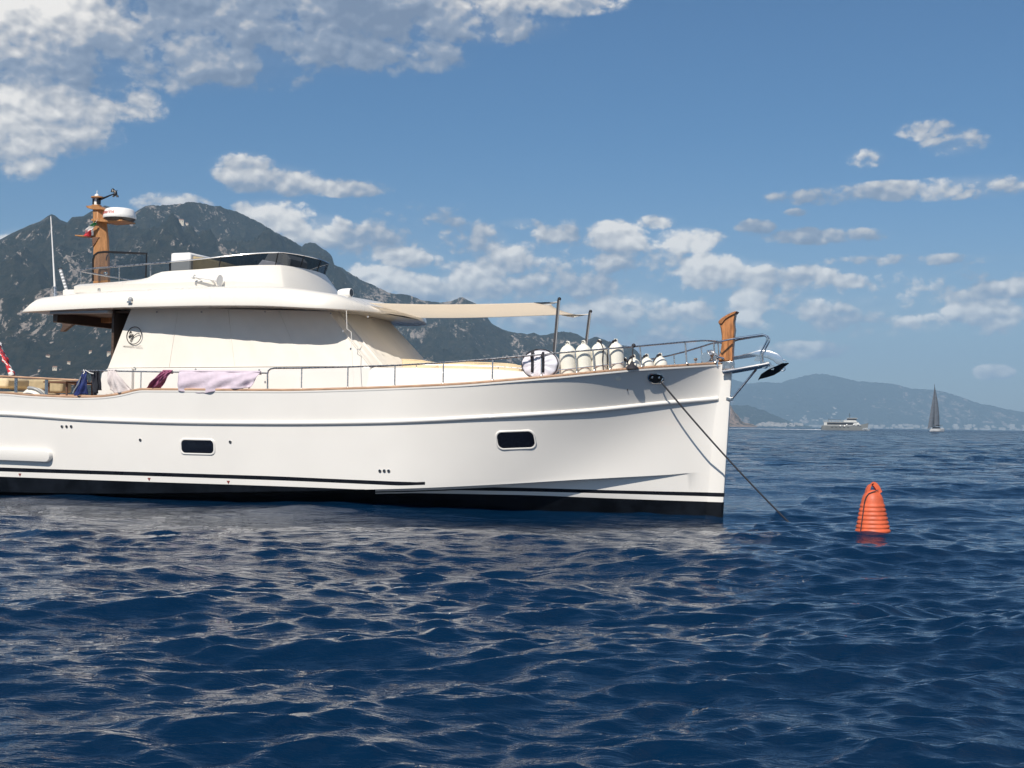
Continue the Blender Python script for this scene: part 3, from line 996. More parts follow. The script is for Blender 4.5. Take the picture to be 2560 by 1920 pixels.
# stepped wing at the aft end of the cabin side
b = MB()
poly = [bl(x, y, 1.84) for x, y in ((243, 992), (244, 954), (252, 953), (255, 933), (270, 921), (330, 921), (330, 990))]
b.prism([(p[0], p[2]) for p in poly], 1.74, 1.855)
b.build('side_wing', 'gelcoat', cabin, bevel=.015)
b = MB()
poly = [(p[0], p[2]) for p in poly]
b.prism(poly, -1.74, -1.855); b.build('side_wing', 'gelcoat', cabin, bevel=.015)
def panel(b, p00, p10, p01, p11, nu=24, nv=10, out=(0, 1, 0), amp=.012, seed=0):
    """a slightly slack sheet of cloth stretched between four corners"""
    p00, p10, p01, p11 = map(Vector, (p00, p10, p01, p11)); o = Vector(out).normalized()
    def fn(a, c):
        p = (p00*(1-a) + p10*a)*(1-c) + (p01*(1-a) + p11*a)*c
        e = (4*a*(1-a)*4*c*(1-c)) ** .5
        w = math.sin(a*9 + seed + c*2.0)*.55 + math.sin(a*23 + seed*2 - c*3)*.25 + math.sin((a*3 + c)*7 + seed)*.35
        return p + o*(amp*(w - .6)*e)
    b.grid(fn, nu, nv)


b = MB()
n_side = 4
for i in range(n_side):
    f0, f1 = i/n_side, (i+1)/n_side
    L = lambda A, B, f: tuple(A[k]*(1-f) + B[k]*f for k in range(3))
    panel(b, L(cabB[0], cabB[1], f0), L(cabB[0], cabB[1], f1), L(cabT[0], cabT[1], f0), L(cabT[0], cabT[1], f1), 20, 14, (0, 1, .1), .010, i*1.7)
mid = lambda A, B: tuple((A[k]+B[k])/2 for k in range(3))
mB = mid(cabB[1], cabB[2]); mT = mid(cabT[1], cabT[2])
mB = (mB[0]+.05, mB[1]+.05, mB[2]); mT = (mT[0]+.05, mT[1]+.05, mT[2])
panel(b, cabB[1], mB, cabT[1], mT, 10, 14, (.7, .7, .2), .020, 2.2)
panel(b, mB, cabB[2], mT, cabT[2], 10, 14, (.7, .7, .2), .020, 4.1)
panel(b, cabB[2], cabB[3], cabT[2], cabT[3], 10, 10, (.9, .1, .3), .016, 5.0)
nv_ = len(b.v); nf_ = len(b.f)
b.add([(p[0], -p[1], p[2]) for p in b.v[:nv_]], [f[::-1] for f in b.f[:nf_]])
b.loft([[cabB[0], mirror([cabB[0]])[0]], [cabT[0], mirror([cabT[0]])[0]]], False, False)
cover = b.build('window_cover', 'canvas_cover', cabin, smooth=60)
# seams, hem and snap fasteners of the canvas
b = MB()
L3 = lambda A, B, f: Vector(A).lerp(Vector(B), f)
for q in (.245, .5, .755):
    b.tube([L3(L3(cabB[0], cabB[1], q), L3(cabT[0], cabT[1], q), k/6) + Vector((0, .006, 0)) for k in range(7)], .004, 5)
b.tube([L3(cabB[1], cabT[1], k/6) + Vector((.004, .006, 0)) for k in range(7)], .011, 6)
b.tube([L3(mB, mT, k/6) + Vector((.006, .004, 0)) for k in range(7)], .007, 5)
b.tube([L3(cabB[0], cabB[1], k/20) + Vector((0, .003, .004)) for k in range(21)], .005, 5)
b.tube([L3(cabB[1], mB, k/5) + Vector((.004, .008, .004)) for k in range(6)] + [L3(mB, cabB[2], k/5) + Vector((.006, .006, .004)) for k in range(1, 6)], .009, 5)
b.build('seam', 'canvas_cover', cover)
for x, y in ((392, 780), (504, 780), (663, 779), (827, 783), (920, 792), (336, 919), (489, 923), (858, 828), (889, 873), (648, 925)):
    fr = (x - 300) / 560
    g = lambda u, z: 1.8 - (z - cb_aft[2]) / (ct_aft[2] - cb_aft[2]) * .18
    p = onsurf(x, y, g) if x < 860 else bl(x, y, 1.34)
    b = MB(); b.lathe([(.001, -.004), (.016, -.004), (.016, .012), (.001, .016)], (p[0], p[1] - .004, p[2]), 10, 'y')
    b.build('snap_fastener', 'grey_plastic', cover)

# emblem painted on the canvas
pc = bl(334.5, 838.5, 1.71)
nrm = Vector((0, 1, .13)).normalized()
eu, ez = Vector((1, 0, 0)), Vector((0, -.13, 1)).normalized()
g_side = lambda u, z: cb_aft[1] + (ct_aft[1] - cb_aft[1]) * (z - cb_aft[2]) / (ct_aft[2] - cb_aft[2]) - .03 * (u - cb_aft[0]) / (cb_cor[0] - cb_aft[0])
EO = Vector((pc[0], g_side(pc[0], pc[2]) + .002, pc[2]))
ep = lambda x, y: EO + eu*x + ez*y
k_ = .158
b = MB()
b.tube([ep(k_*math.cos(2*math.pi*i/40), k_*1.02*math.sin(2*math.pi*i/40)) for i in range(40)], .0075, 5, True)
def stroke(pts, w=.008):
    cs = [Vector((p[0], p[1], 0)) for p in pts]
    out = []
    for i in range(len(cs) - 1):
        p0, p1, p2, p3 = cs[max(i-1, 0)], cs[i], cs[i+1], cs[min(i+2, len(cs)-1)]
        for t in (0, .25, .5, .75):
            out.append(.5*((2*p1) + (p2-p0)*t + (2*p0-5*p1+4*p2-p3)*t*t + (3*p1-p0-3*p2+p3)*t**3))
    out.append(cs[-1])
    b.tube([ep(p.x*k_, p.y*k_) for p in out], w, 5)
stroke([(-.42, .34), (-.50, .50), (-.62, .38), (-.60, .16), (-.46, -.02), (-.52, -.20), (-.66, -.22), (-.68, -.08), (-.52, .0), (-.30, -.10)], .008)
stroke([(-.20, .10), (-.34, .12), (-.36, -.02), (-.22, -.06), (-.14, .14), (-.16, -.25), (-.30, -.62), (-.40, -.68), (-.38, -.48), (-.20, -.24), (.10, .02), (.40, .22), (.66, .24), (.70, .10)], .0065)
b.build('emblem', 'emblem_black', cover)
vs_, fs_ = text_mesh('MENORQUIN YACHTS', .040)
b = MB(); b.add([ep(p.x*1.0 - .015, p.y - .205) + nrm*p.z for p in vs_], fs_)
b.build('caption', 'caption_grey', cover)

# dark saloon bulkhead at the aft end of the cabin
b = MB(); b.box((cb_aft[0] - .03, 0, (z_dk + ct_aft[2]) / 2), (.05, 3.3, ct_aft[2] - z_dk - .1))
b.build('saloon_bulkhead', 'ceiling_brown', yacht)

# coachroof
CR = [(925, 917, 1.44), (1035, 918.5, 1.36), (1140, 920.5, 1.24), (1240, 923.5, 1.06), (1310, 929, .90), (1365, 938, .78), (1405, 951, .70)]
crp = [bl(*q) for q in CR]
crp = [(cb_cor[0] - .6, 1.44, crp[0][2] - .02)] + crp
rings = []
for p in crp:
    zd = ZS(p[0]) - .42
    h = [(p[0], p[1] + .05, zd), (p[0], p[1] + .02, p[2] - .09), (p[0], p[1] - .015, p[2] - .03), (p[0], p[1] - .07, p[2]), (p[0], p[1]*.5, p[2] + .025), (p[0], 0, p[2] + .035)]
    rings.append(h + mirror(h[:5])[::-1])
b = MB(); b.loft(rings)
coach = b.build('coachroof', 'gelcoat', yacht, smooth=40)
b = MB()
hp = [(p[0], p[1] - .10, p[2] + .055) for p in crp[2:7]]
b.tube(hp, .010, 6)
for p in hp[::2]: b.tube([(p[0], p[1], p[2]), (p[0], p[1], p[2] - .06)], .008, 6)
b.build('grab_rail', 'stainless', coach)

# ------------------------------------------------------------------ roof with its overhangs
RE = [(55, 781, 2.02), (295, 770, 2.08), (463, 766, 2.10), (640, 765.5, 2.10), (702, 767.5, 2.08), (800, 772, 1.98), (862, 775.5, 1.72), (915, 779.5, 1.30), (951, 783.5, .94)]
rep = [bl(*q) for q in RE]
RB = Curve([(p[0], p[1]) for p in rep]); RZ = Curve([(p[0], p[2]) for p in rep])
uA, uF = rep[0][0], rep[-1][0]
TH = Curve([(uA, .31), (uA + 1.5, .35), (bl(640, 766, 2.1)[0], .38), (bl(818, 766, 2.)[0], .28), (bl(885, 777, 1.5)[0], .17), (uF, .055)])
rings = []
nR = 46
for i in range(nR + 1):
    u = uA + (uF - uA) * (i / nR)
    w, z, th = RB(u), RZ(u), TH(u)
    lean = .33 * max(0, 1 - (u - uA) / .9)
    sh = lambda f: lean * f
    ed = min(1, th / .3)
    h = [(u, 0, z + .03), (u, w - .30, z + .02), (u, w - .05, z), (u, w, z + .012), (u + sh(.15), w + .004*ed, z + .15*th), (u + sh(.45), w - .03*ed, z + .48*th),
         (u + sh(.75), w - .09*ed, z + .78*th), (u + sh(.92), w - .18*ed, z + .93*th), (u + sh(1), w - .30*ed, z + th), (u + sh(1), max(w - .8, .1), z + th + .012), (u + sh(1), 0, z + th + .03)]
    rings.append(h + [(a, -v, c) for a, v, c in h[1:-1]][::-1])
front = []
for a, v, c in rings[-1]: front.append((a + .04 * (1 - (v / RB(uF)) ** 2), v * .98, c))
rings.append(front)
b = MB(); b.loft(rings)
roof = b.build('roof', 'roof_white', yacht, smooth=50)
# panelled ceiling of the cockpit overhang
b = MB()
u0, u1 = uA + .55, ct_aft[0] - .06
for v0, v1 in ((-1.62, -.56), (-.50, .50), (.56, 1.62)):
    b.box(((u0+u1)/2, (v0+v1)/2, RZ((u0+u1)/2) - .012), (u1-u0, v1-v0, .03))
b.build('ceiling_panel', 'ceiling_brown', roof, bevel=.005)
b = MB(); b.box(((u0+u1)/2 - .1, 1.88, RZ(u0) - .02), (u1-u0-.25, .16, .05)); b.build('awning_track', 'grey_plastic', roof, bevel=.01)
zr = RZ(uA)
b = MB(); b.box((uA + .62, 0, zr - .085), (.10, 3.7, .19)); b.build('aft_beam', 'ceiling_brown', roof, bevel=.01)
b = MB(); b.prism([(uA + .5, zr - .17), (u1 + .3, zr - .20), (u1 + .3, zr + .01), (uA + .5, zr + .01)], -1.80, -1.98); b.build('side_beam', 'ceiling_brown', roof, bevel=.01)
for v_ in (-.53, .53):
    b = MB(); b.prism([(uA + .55, zr - .09), (u1, zr - .09), (u1, zr + .01), (uA + .55, zr + .01)], v_ - .05, v_ + .05); b.build('ceiling_rib', 'mast_wood', roof)
pB = bl(157, 829, -.3)
b = MB(); b.prism([(pB[0] - .03, pB[2]), (pB[0] + .04, pB[2] + .0), (pB[0] + .26, pB[2] + .14), (pB[0] + .26, pB[2] + .22), (pB[0] - .02, pB[2] + .22), (pB[0] + .03, pB[2] + .12)], -.25, -.35)
b.build('roof_bracket', 'ceiling_brown', roof)
# navigation light, small hinge fittings
p = bl(325, 749, 2.10)
b = MB(); b.cur = 0; b.ball((p[0], RB(p[0]) - .0, p[2]), .045, 12, (1, .9, 1.1)); b.cur = 1; b.box((p[0], RB(p[0]) + .02, p[2] - .045), (.09, .05, .03))
b.build('navigation_light', ['grey_plastic', 'stainless'], roof)
for x, y in ((248, 725), (723, 732)):
    p = bl(x, y, 1.85)
    b = MB(); b.box((p[0] - .02, p[1], p[2]), (.015, .02, .05)); b.box((p[0] + .02, p[1], p[2]), (.015, .02, .05)); b.box((p[0], p[1], p[2] + .022), (.05, .02, .012))
    b.build('pad_eye', 'stainless', roof)
# stays hanging from the roof edge
b = MB(); b.tube([bl(866, 776, 1.84), bl(867.5, 822, 1.84), bl(878, 830, 1.83), bl(881, 900, 1.83), bl(885, 968, 1.9)], .006, 5)
b.build('hanging_line', 'rope_white', roof)
# searchlight on the roof front
p = bl(866, 737, 1.0)
b = MB(); b.cur = 0
b.lathe([(.001, -.11), (.07, -.11), (.065, -.08), (.03, -.06), (.03, 0), (.001, 0)], (p[0] - .01, p[1], p[2]), 14)
b.lathe([(.001, -.16), (.055, -.15), (.075, -.08), (.082, .02), (.082, .10), (.001, .10)], (p[0], p[1], p[2] + .035), 16, 'x')
b.cur = 1; b.lathe([(.001, .101), (.068, .101), (.001, .106)], (p[0], p[1], p[2] + .035), 16, 'x')
b.build('searchlight', ['white_plastic', 'dark_plastic'], roof, smooth=50)

# ------------------------------------------------------------------ flybridge
def arcring(base, nfront=12):
    """starboard half outline given as side points then a rounded front"""
    return base


FB_BASE = [bl(x, y, v) for x, y, v in ((185, 726, 1.64), (300, 721, 1.64), (400, 718, 1.64), (492, 715.5, 1.62), (570, 714, 1.56), (645, 714.5, 1.40), (712, 722, 1.12))]
FB_TOP = [bl(x, y, v) for x, y, v in ((200, 711, 1.50), (362, 696.5, 1.50), (402, 680, 1.49), (500, 673, 1.44), (621, 663.5, 1.22), (700, 662.5, .88))]
def _c(pts, k): return Curve([(p[0], p[k]) for p in pts])
ZFBt, ZFBb, VFBt, VFBb = _c(FB_TOP, 2), _c(FB_BASE, 2), _c(FB_TOP, 1), _c(FB_BASE, 1)
uc_b, uc_t = FB_BASE[-1][0], FB_TOP[-1][0]
uB_front, zB_front = uc_b + .16, ZFBb(uc_b) + .02
uT_front, zT_front = uc_t + .16, ZFBt(uc_t) + .005


def fb_outline(ua, uc, uf, vc, ns=26, nf=16, off=0.0):
    out = []
    for i in range(ns):
        u = ua + (uc - ua)*i/ns
        out.append((u, vc(u) + off))
    w = vc(uc) + off
    for i in range(nf + 1):
        a = math.pi/2 * i/nf
        out.append((uc + (uf - uc)*math.sin(a), w*(1 - (i/nf)**1.25)))
    return out


ob = fb_outline(FB_BASE[0][0], uc_b, uB_front, VFBb)
om = fb_outline(FB_BASE[0][0] - .03, uc_b + .01, uB_front - .01, VFBb, off=.02)
ot = fb_outline(FB_TOP[0][0], uc_t, uT_front, VFBt)


def fz(o, i, zc, uc, zf, zcorner):
    u, v = o[i]
    if u <= uc: return zc(u)
    f = (u - uc) / (o[-1][0] - uc)
    return zcorner + (zf - zcorner) * f ** 1.25


rb_, rm_, rt_, ri_ = [], [], [], []
for i in range(len(ob)):
    zb = fz(ob, i, ZFBb, uc_b, zB_front, ZFBb(uc_b)); zt_ = fz(ot, i, ZFBt, uc_t, zT_front, ZFBt(uc_t))
    zt_ = max(zt_, zb + .05)
    rb_.append((ob[i][0], ob[i][1], zb - .05))
    zm = zb + .075
    k = min(max((zm - zb) / (zt_ - zb), 0), .9)
    rm_.append((ob[i][0]*(1-k) + ot[i][0]*k, (om[i][1]), zm if zt_ > zm + .02 else (zb + zt_)/2))
    rt_.append((ot[i][0], ot[i][1], zt_))
    ri_.append((ot[i][0] - (.0 if i < 26 else .05), max(ot[i][1] - .09, 0) if i < len(ob) - 1 else 0, zt_ - .005))
rd_ = [(p[0], p[1], min(p[2] - .03, zb_ + .02)) for p, zb_ in zip(ri_, [q[2] + .05 for q in rb_])]
rtm_ = [tuple(rm_[i][k]*.25 + rt_[i][k]*.75 + (0, .018, .0)[k] for k in range(3)) for i in range(len(ob))]
b = MB()
both = lambda r: r + [(u, -v, z) for u, v, z in r[:-1]][::-1]
b.loft([both(rb_), both(rm_), both(rtm_), both(rt_), both(ri_), both(rd_)], False, False)
b.loft([[rb_[0], rm_[0], rtm_[0], rt_[0]], [(p[0], -p[1], p[2]) for p in (rb_[0], rm_[0], rtm_[0], rt_[0])]], False, False)
fly = b.build('flybridge_coaming', 'roof_white', yacht, smooth=28)
# low locker step aft of the coaming
q0, q1 = bl(159, 724, 1.55), bl(190, 738, 1.55)
b = MB(); b.box(((q0[0]+q1[0])/2 + .1, 0, (q0[2]+q1[2])/2 - .03), (q1[0]-q0[0] + .25, 3.1, q0[2]-q1[2] + .06)); b.build('locker_step', 'roof_white', yacht, bevel=.02)

# smoked windscreen that follows the coaming
WS_TOP = [bl(x, y, v) for x, y, v in ((424, 655, 1.46), (500, 647.5, 1.42), (600, 637, 1.24), (673, 631.5, 1.0), (708, 631, .88))]
ZW, VW = _c(WS_TOP, 2), _c(WS_TOP, 1)
uw0, ucw = WS_TOP[0][0], WS_TOP[-1][0]
zWf, uWf = ZW(ucw) + .01, ucw + .14
ow = fb_outline(uw0, ucw, uWf, VW)
olow = fb_outline(uw0, uc_t, uT_front - .04, VFBt, off=-.03)
wl, wh = [], []
for i in range(len(ow)):
    zl_ = fz(olow, i, ZFBt, uc_t, zT_front, ZFBt(uc_t)) + .004
    zh_ = fz(ow, i, ZW, ucw, zWf, ZW(ucw))
    wl.append((olow[i][0], olow[i][1], zl_)); wh.append((ow[i][0], ow[i][1], zh_))
b = MB(); b.loft([both(wl), both(wh)], False, False)
ws = b.build('windscreen', 'smoked_glass', yacht, smooth=50)
b = MB(); b.tube(both(wh), .011, 6); b.build('windscreen_rim', 'polished_steel', ws)
for i in (0, 13, 25, 37):
    for s in (1, -1):
        b = MB(); b.tube([(wl[i][0], wl[i][1]*s, wl[i][2]), (wh[i][0], wh[i][1]*s, wh[i][2])], .012, 6)
        b.build('windscreen_post', 'black_frame', ws)

# helm seat, lounge back and console seen over the coaming
def rbox(name, m, c, s, bev, parent, rot=None):
    b = MB(); b.box(c, s, rot); return b.build(name, m, parent, bevel=bev, smooth=40)


p0, p1 = bl(432, 633.5, .75), bl(480, 680, .75)
rbox('helm_seat_back', 'white_plastic', ((p0[0]+p1[0])/2, .45, (p0[2]+p1[2])/2 - .15), (p1[0]-p0[0], .75, p0[2]-p1[2] + .3), .04, yacht)
pa, pb, pc_, pd = bl(481, 640, .7), bl(520, 646, .7), bl(556, 668, .7), bl(556, 690, .7)
b = MB(); b.prism([(pa[0], pa[2]), (pb[0], pb[2]), ((pb[0]+pc_[0])/2 + .08, (pb[2]+pc_[2])/2 + .02), (pc_[0], pc_[2]), (pd[0], pd[2] - .1), (pa[0], pd[2] - .1)], .1, .72, .03)
b.build('lounge_seat', 'cushion_tan', yacht, smooth=40)
pa = [bl(x, y, .62) for x, y in ((638, 668), (655, 649), (670, 652), (690, 655), (694, 672))]
b = MB(); b.prism([(p[0], p[2]) for p in pa], .3, .62, .02); b.build('console_cover', 'bag_fabric', yacht)
pa = [bl(x, y, -.4) for x, y in ((672, 668), (690, 636), (735, 640), (745, 652), (740, 690))]
b = MB(); b.prism([(p[0], p[2]) for p in pa], -.8, -.1, .03); b.build('helm_console', 'grey_plastic', yacht)

# horn with two trumpets on the coaming side
h0, h1 = bl(494, 694, 1.62), bl(543, 701, 1.62)
vv = 1.72
b = MB()
b.tube([(h0[0], vv, h0[2]), (h1[0], vv, h1[2])], [.014, .022], 8)
hd = (Vector((h1[0], vv, h1[2])) - Vector((h0[0], vv, h0[2]))).normalized()
b.tube([Vector((h1[0], vv, h1[2])) + hd*k for k in (0, .06, .10, .12)], [.022, .035, .075, .105], 14)
b.tube([(h0[0] + .03, vv, h0[2] - .01), (h0[0] + .10, 1.64, h0[2] - .05)], .016, 6)
b.tube([(h1[0] - .06, vv, h1[2] - .01), (h1[0] - .06, 1.60, h1[2] - .05)], .02, 6)
b.tube([Vector((h0[0], vv, h0[2])) - hd*k for k in (0, .04)], [.045, .04], 10)
b.build('horn', 'white_plastic', yacht, smooth=50)

# flybridge rail, stanchions
FR = [(201, 677.5), (215, 673.5), (240, 670.5), (300, 666), (362, 660.5), (424, 656)]
fr = [bl(x, y, 1.50) for x, y in FR]
aft = [(fr[0][0] - .03, 1.40, fr[0][2]), (fr[0][0] - .05, 1.0, fr[0][2])]
fpath = fr[::-1] + aft + [(a, -v, c) for a, v, c in aft[::-1]] + [(a, -v, c) for a, v, c in fr]
b = MB(); b.tube(fpath, .016, 8)
flyrail = b.build('flybridge_rail', 'stainless', yacht)
for x, yt, yb in ((202, 678, 711), (298, 666, 702), (376, 660, 690)):
    for s in (1, -1):
        a, c = bl(x, yt, 1.5), bl(x, yb, 1.48)
        b = MB(); b.tube([(a[0], a[1]*s, a[2]), (c[0], c[1]*s, c[2])], .012, 6); b.build('stanchion', 'stainless', flyrail)

# black framed glass gate
gp = [bl(x, y, .35) for x, y in ((232, 703), (232, 650), (236, 638), (245, 631.5), (262, 629.5), (367, 634), (364, 694))]
b = MB(); b.tube([(p[0], .35, p[2]) for p in gp], .022, 6); gate = b.build('glass_gate', 'black_frame', yacht)
b = MB(); vs_ = [(p[0], .345, p[2]) for p in gp]; b.add(vs_, [tuple(range(len(vs_)))]); b.build('pane', 'clear_tinted_glass', gate)

# ------------------------------------------------------------------ mast with radar, light, wind sensor and spreader
def ms(x, y, v=0.0): return bl(x, y, v)


def mast_sec(xl, xr, y, w):
    a, c = ms(xl, y), ms(xr, y)
    u0, u1, z = a[0], c[0], (a[2]+c[2])/2
    um = u0*.45 + u1*.55
    return [(u0, .45*w, z), (um, .5*w, z), (u1, .12*w, z), (u1, -.12*w, z), (um, -.5*w, z), (u0, -.45*w, z)]


b = MB(); b.loft([mast_sec(243, 273.5, 712, .30), mast_sec(243, 272, 640, .29), mast_sec(243.5, 270, 600, .28), mast_sec(241.5, 265, 555, .26), mast_sec(240, 262, 526, .24)])
mast = b.build('mast', 'mast_wood', yacht, smooth=15, bevel=.012)
b = MB()
pl = [ms(x, y) for x, y in ((226, 517.5), (230, 523), (247, 528), (267, 526.5), (263, 521), (252, 516))]
b.prism([(p[0], p[2]) for p in pl], -.16, .16, .012); b.build('mast_cap', 'mast_wood', mast)
pl = [ms(x, y) for x, y in ((245, 551.5), (272, 549.5), (274, 552), (322, 553), (322, 556), (276, 559.5), (262, 557), (245, 555.5))]
b = MB(); b.prism([(p[0], p[2]) for p in pl], -.22, .22, .01); b.build('radar_shelf', 'mast_wood', mast)
pr = ms(299, 548)
r_ = (ms(333, 548)[0] - ms(265.5, 548)[0]) / 2
hgt = ms(299, 521)[2] - ms(299, 553)[2]
b = MB(); b.cur = 0
b.lathe([(r_*.97, .22*hgt), (r_, .30*hgt), (r_*.985, .45*hgt), (r_*.90, .82*hgt), (r_*.84, .93*hgt), (r_*.72, .985*hgt), (r_*.4, hgt), (.001, hgt)], (pr[0], 0, pr[2] - .05), 40)
b.cur = 1
b.lathe([(.001, 0), (r_*.72, .0), (r_*.85, .08*hgt), (r_*.96, .225*hgt), (.001, .225*hgt)], (pr[0], 0, pr[2] - .05), 40)
radar = b.build('radar_dome', ['white_plastic', 'dark_plastic'], mast, smooth=40)
vs_, fs_ = text_mesh('Raymarine', .115)
b = MB(); zc0 = pr[2] - .05 + .62*hgt
def on_dome(x, y, dz):
    a = x / r_ - .42
    k = r_ * (.985 - .085 * ((.62*hgt + y)/hgt - .45)/.37) + .004 + dz
    return (pr[0] + k*math.sin(a), k*math.cos(a), zc0 + y)
b.add([on_dome(p.x, p.y, p.z) for p in vs_], fs_); b.build('lettering', 'radar_red', radar)
# spreader with its bracket
pl = [ms(x, y) for x, y in ((196, 589), (197, 591.5), (245, 595), (262, 596), (259, 592), (245, 591))]
b = MB(); b.prism([(p[0], p[2]) for p in pl], -.12, .12, .006); b.build('spreader', 'mast_wood', mast)
pl = [ms(x, y) for x, y in ((243, 595), (259.5, 595.5), (252, 608), (244, 619))]
b = MB(); b.prism([(p[0], p[2]) for p in pl], -.10, .155); b.build('spreader_bracket', 'teak_dark', mast)
# masthead light and wind sensor
c0 = ms(241.5, 517)
b = MB(); b.cur = 0; b.lathe([(.001, 0), (.10, .01), (.10, .03), (.001, .035)], c0, 18)
b.cur = 1; b.lathe([(.001, .03), (.055, .035), (.05, .17), (.001, .175)], c0, 16)
b.cur = 0; b.lathe([(.001, .17), (.13, .175), (.13, .20), (.001, .205)], (c0[0] + .02, c0[1], c0[2]), 18)
b.cur = 1; b.lathe([(.001, .20), (.05, .205), (.045, .24), (.02, .26), (.001, .27)], c0, 14)
b.cur = 2; b.box((c0[0] - .045, .02, c0[2] + .10), (.03, .08, .11)); b.box((c0[0] + .065, .02, c0[2] + .10), (.04, .08, .11))
b.cur = 1; b.tube([(c0[0], 0, c0[2] + .26), (c0[0] + .005, 0, c0[2] + .33)], .007, 5)
b.build('masthead_light', ['mast_wood', 'white_plastic', 'black_frame'], mast)
a0, a1 = ms(245, 499.5), ms(286, 484)
b = MB()
b.tube([a0, (a0[0] + .08, 0, a0[2] + .012), a1], [.03, .022, .011], 7)
b.tube([ms(252, 494), ms(254, 498)], .02, 6)
b.tube([ms(284, 477), ms(289, 481), ms(289.5, 486), ms(283.5, 490)], [.03, .035, .04, .012], 8)
for cx_, cy_, r in ((282.5, 475, .046), (293.5, 489.5, .028), (283.5, 490, .022)):
    b.tube([ms(288, 483), ms(cx_, cy_)], .008, 5); p = ms(cx_, cy_); b.lathe([(.001, r*.8), (r*.7, r*.3), (r, -r*.9), (r*.9, -r*.9), (.001, r*.2)], p, 12)
b.tube([ms(288, 478), ms(294, 476)], .006, 5)
b.build('wind_sensor', 'black_frame', mast)
# halyard cleat and small lights on the mast foot
p = ms(263, 643, .2); b = MB(); b.tube([(p[0] + .02, .155, p[2] + .05), (p[0], .16, p[2]), (p[0] - .01, .155, p[2] - .06)], .012, 6); b.build('mast_cleat', 'black_frame', mast)
p = ms(261, 683, .2); b = MB(); b.ball((p[0], .16, p[2]), .04, 12); b.build('deck_light', 'polished_steel', mast)

# whip aerial and spiral wrapped pole on the roof
a, c = bl(138, 738, 1.3), bl(127, 541, 1.3)
b = MB(); b.cur = 0
d_ = Vector(c) - Vector(a)
b.tube([Vector(a) + d_*k for k in (.10, .14, .5, 1)], [.022, .018, .013, .009], 8)
b.cur = 1; b.tube([Vector(a) - d_*.10, Vector(a) + d_*.04, Vector(a) + d_*.11], [.04, .03, .026], 8)
b.cur = 2; b.tube([Vector(c), Vector(c) + d_*.006], .012, 6)
b.tube([Vector(a) + Vector((-.01, .02, .0)), Vector(a) + d_*.05 + Vector((-.05, .03, 0)), Vector(a) + d_*.1 + Vector((-.04, .02, 0)), Vector(a) + d_*.12], .007, 5)
b.build('whip_aerial', ['white_plastic', 'stainless', 'grey_plastic'], yacht)
a, c = Vector(bl(169, 735, 1.4)), Vector(bl(150.5, 673, 1.4))
b = MB(); n = 16
for i in range(n):
    b.cur = 0 if i % 2 else 1
    b.tube([a.lerp(c, i/n), a.lerp(c, (i+1)/n)], .034 if i % 2 else .030, 10)
b.cur = 2; b.tube([c, c + (c-a)*.03], .04, 10); b.tube([a, a - (c-a)*.04], .038, 10)
b.build('rod_holder', ['grey_plastic', 'white_plastic', 'black_frame'], yacht)

# ------------------------------------------------------------------ deck rails
def g_rail(u, z): return max(b_sheer(dd(u, z)) - .055, .05)


def rail_px(x, y): return onsurf(x, y, g_rail)


RAIL1 = [(203, 927), (240, 926.5), (300, 928), (360, 929), (451, 930.5), (560, 931.5), (653, 932.5), (669, 932.8)]
RAIL2 = [(669, 975), (669, 935), (671, 927), (677, 922), (686, 920.5), (754, 920), (870, 917.3), (992, 913.3), (1140, 904.5), (1231, 897.3), (1347, 887), (1463, 876.5), (1579, 867), (1640, 861.5), (1712, 854.8), (1755, 851.5), (1777, 852.3), (1790, 853.5)]
for s in (1, -1):
    fl = lambda ps: [(p[0], p[1]*s, p[2]) for p in ps]
    b = MB(); b.tube(fl([rail_px(*p) for p in RAIL1]), .013, 8); rl = b.build('hand_rail', 'stainless', yacht)
    if s == 1: rail_main = rl
    b = MB(); x0 = [rail_px(*p) for p in RAIL2]; b.tube(fl(x0), .0145, 8); rl2 = b.build('hand_rail', 'stainless', yacht)
    for x, yt in ((353, 929), (455, 930.5)):
        a = rail_px(x, yt); b = MB(); b.tube(fl([a, (a[0], a[1], ZS(a[0]) + .03)]), .012, 6); b.build('stanchion', 'stainless', rl)
    for x, yt in ((754.5, 920), (870, 917), (987.5, 913.5), (1108.5, 907), (1231.5, 897.3), (1354, 886.5), (1438, 879), (1482, 875), (1521, 872), (1600, 865.5), (1713, 854.8), (1784, 853)):
        a = rail_px(x, yt); zb = ZS(a[0]) + .03
        lean = .03 if x > 1380 else 0
        b = MB(); b.tube(fl([a, (a[0] + lean, a[1] - .0, zb)]), .0125, 6)
        b.lathe([(.001, 0), (.03, 0), (.026, .012), (.001, .02)], (a[0] + lean, a[1]*s, zb - .005), 10)
        b.build('stanchion', 'stainless', rl2)
# pulpit: the rail runs on past the bow and turns down on the anchor platform
PUL = [((1790, 853.5), None), ((1799, 854), .30), ((1838, 846), .15), ((1880, 840), .12), ((1905, 836.5), .12), ((1914, 838.5), .12), ((1918, 845), .12), ((1917, 852), .12), ((1908, 869), .12), ((1901.5, 881), .12), ((1901, 890), .12), ((1905, 913), .12)]
pul = []
for (x, y), v in PUL:
    pul.append(rail_px(x, y) if v is None else bl(x, y, v))
for s in (1, -1):
    b = MB(); b.tube([(p[0], p[1]*s, p[2]) for p in pul], .0165, 8)
    b.build('pulpit_rail', 'polished_steel', yacht)

# fender basket bars along the rail
bk = [onsurf(x, y, lambda u, z: b_sheer(dd(u, z)) - .10) for x, y in ((1396, 925), (1412, 923.5), (1440, 920.5), (1482, 916), (1521, 912), (1552, 907.5), (1558, 905))]
b = MB(); b.tube(bk, .010, 6); b.build('fender_basket_bar', 'polished_steel', yacht)

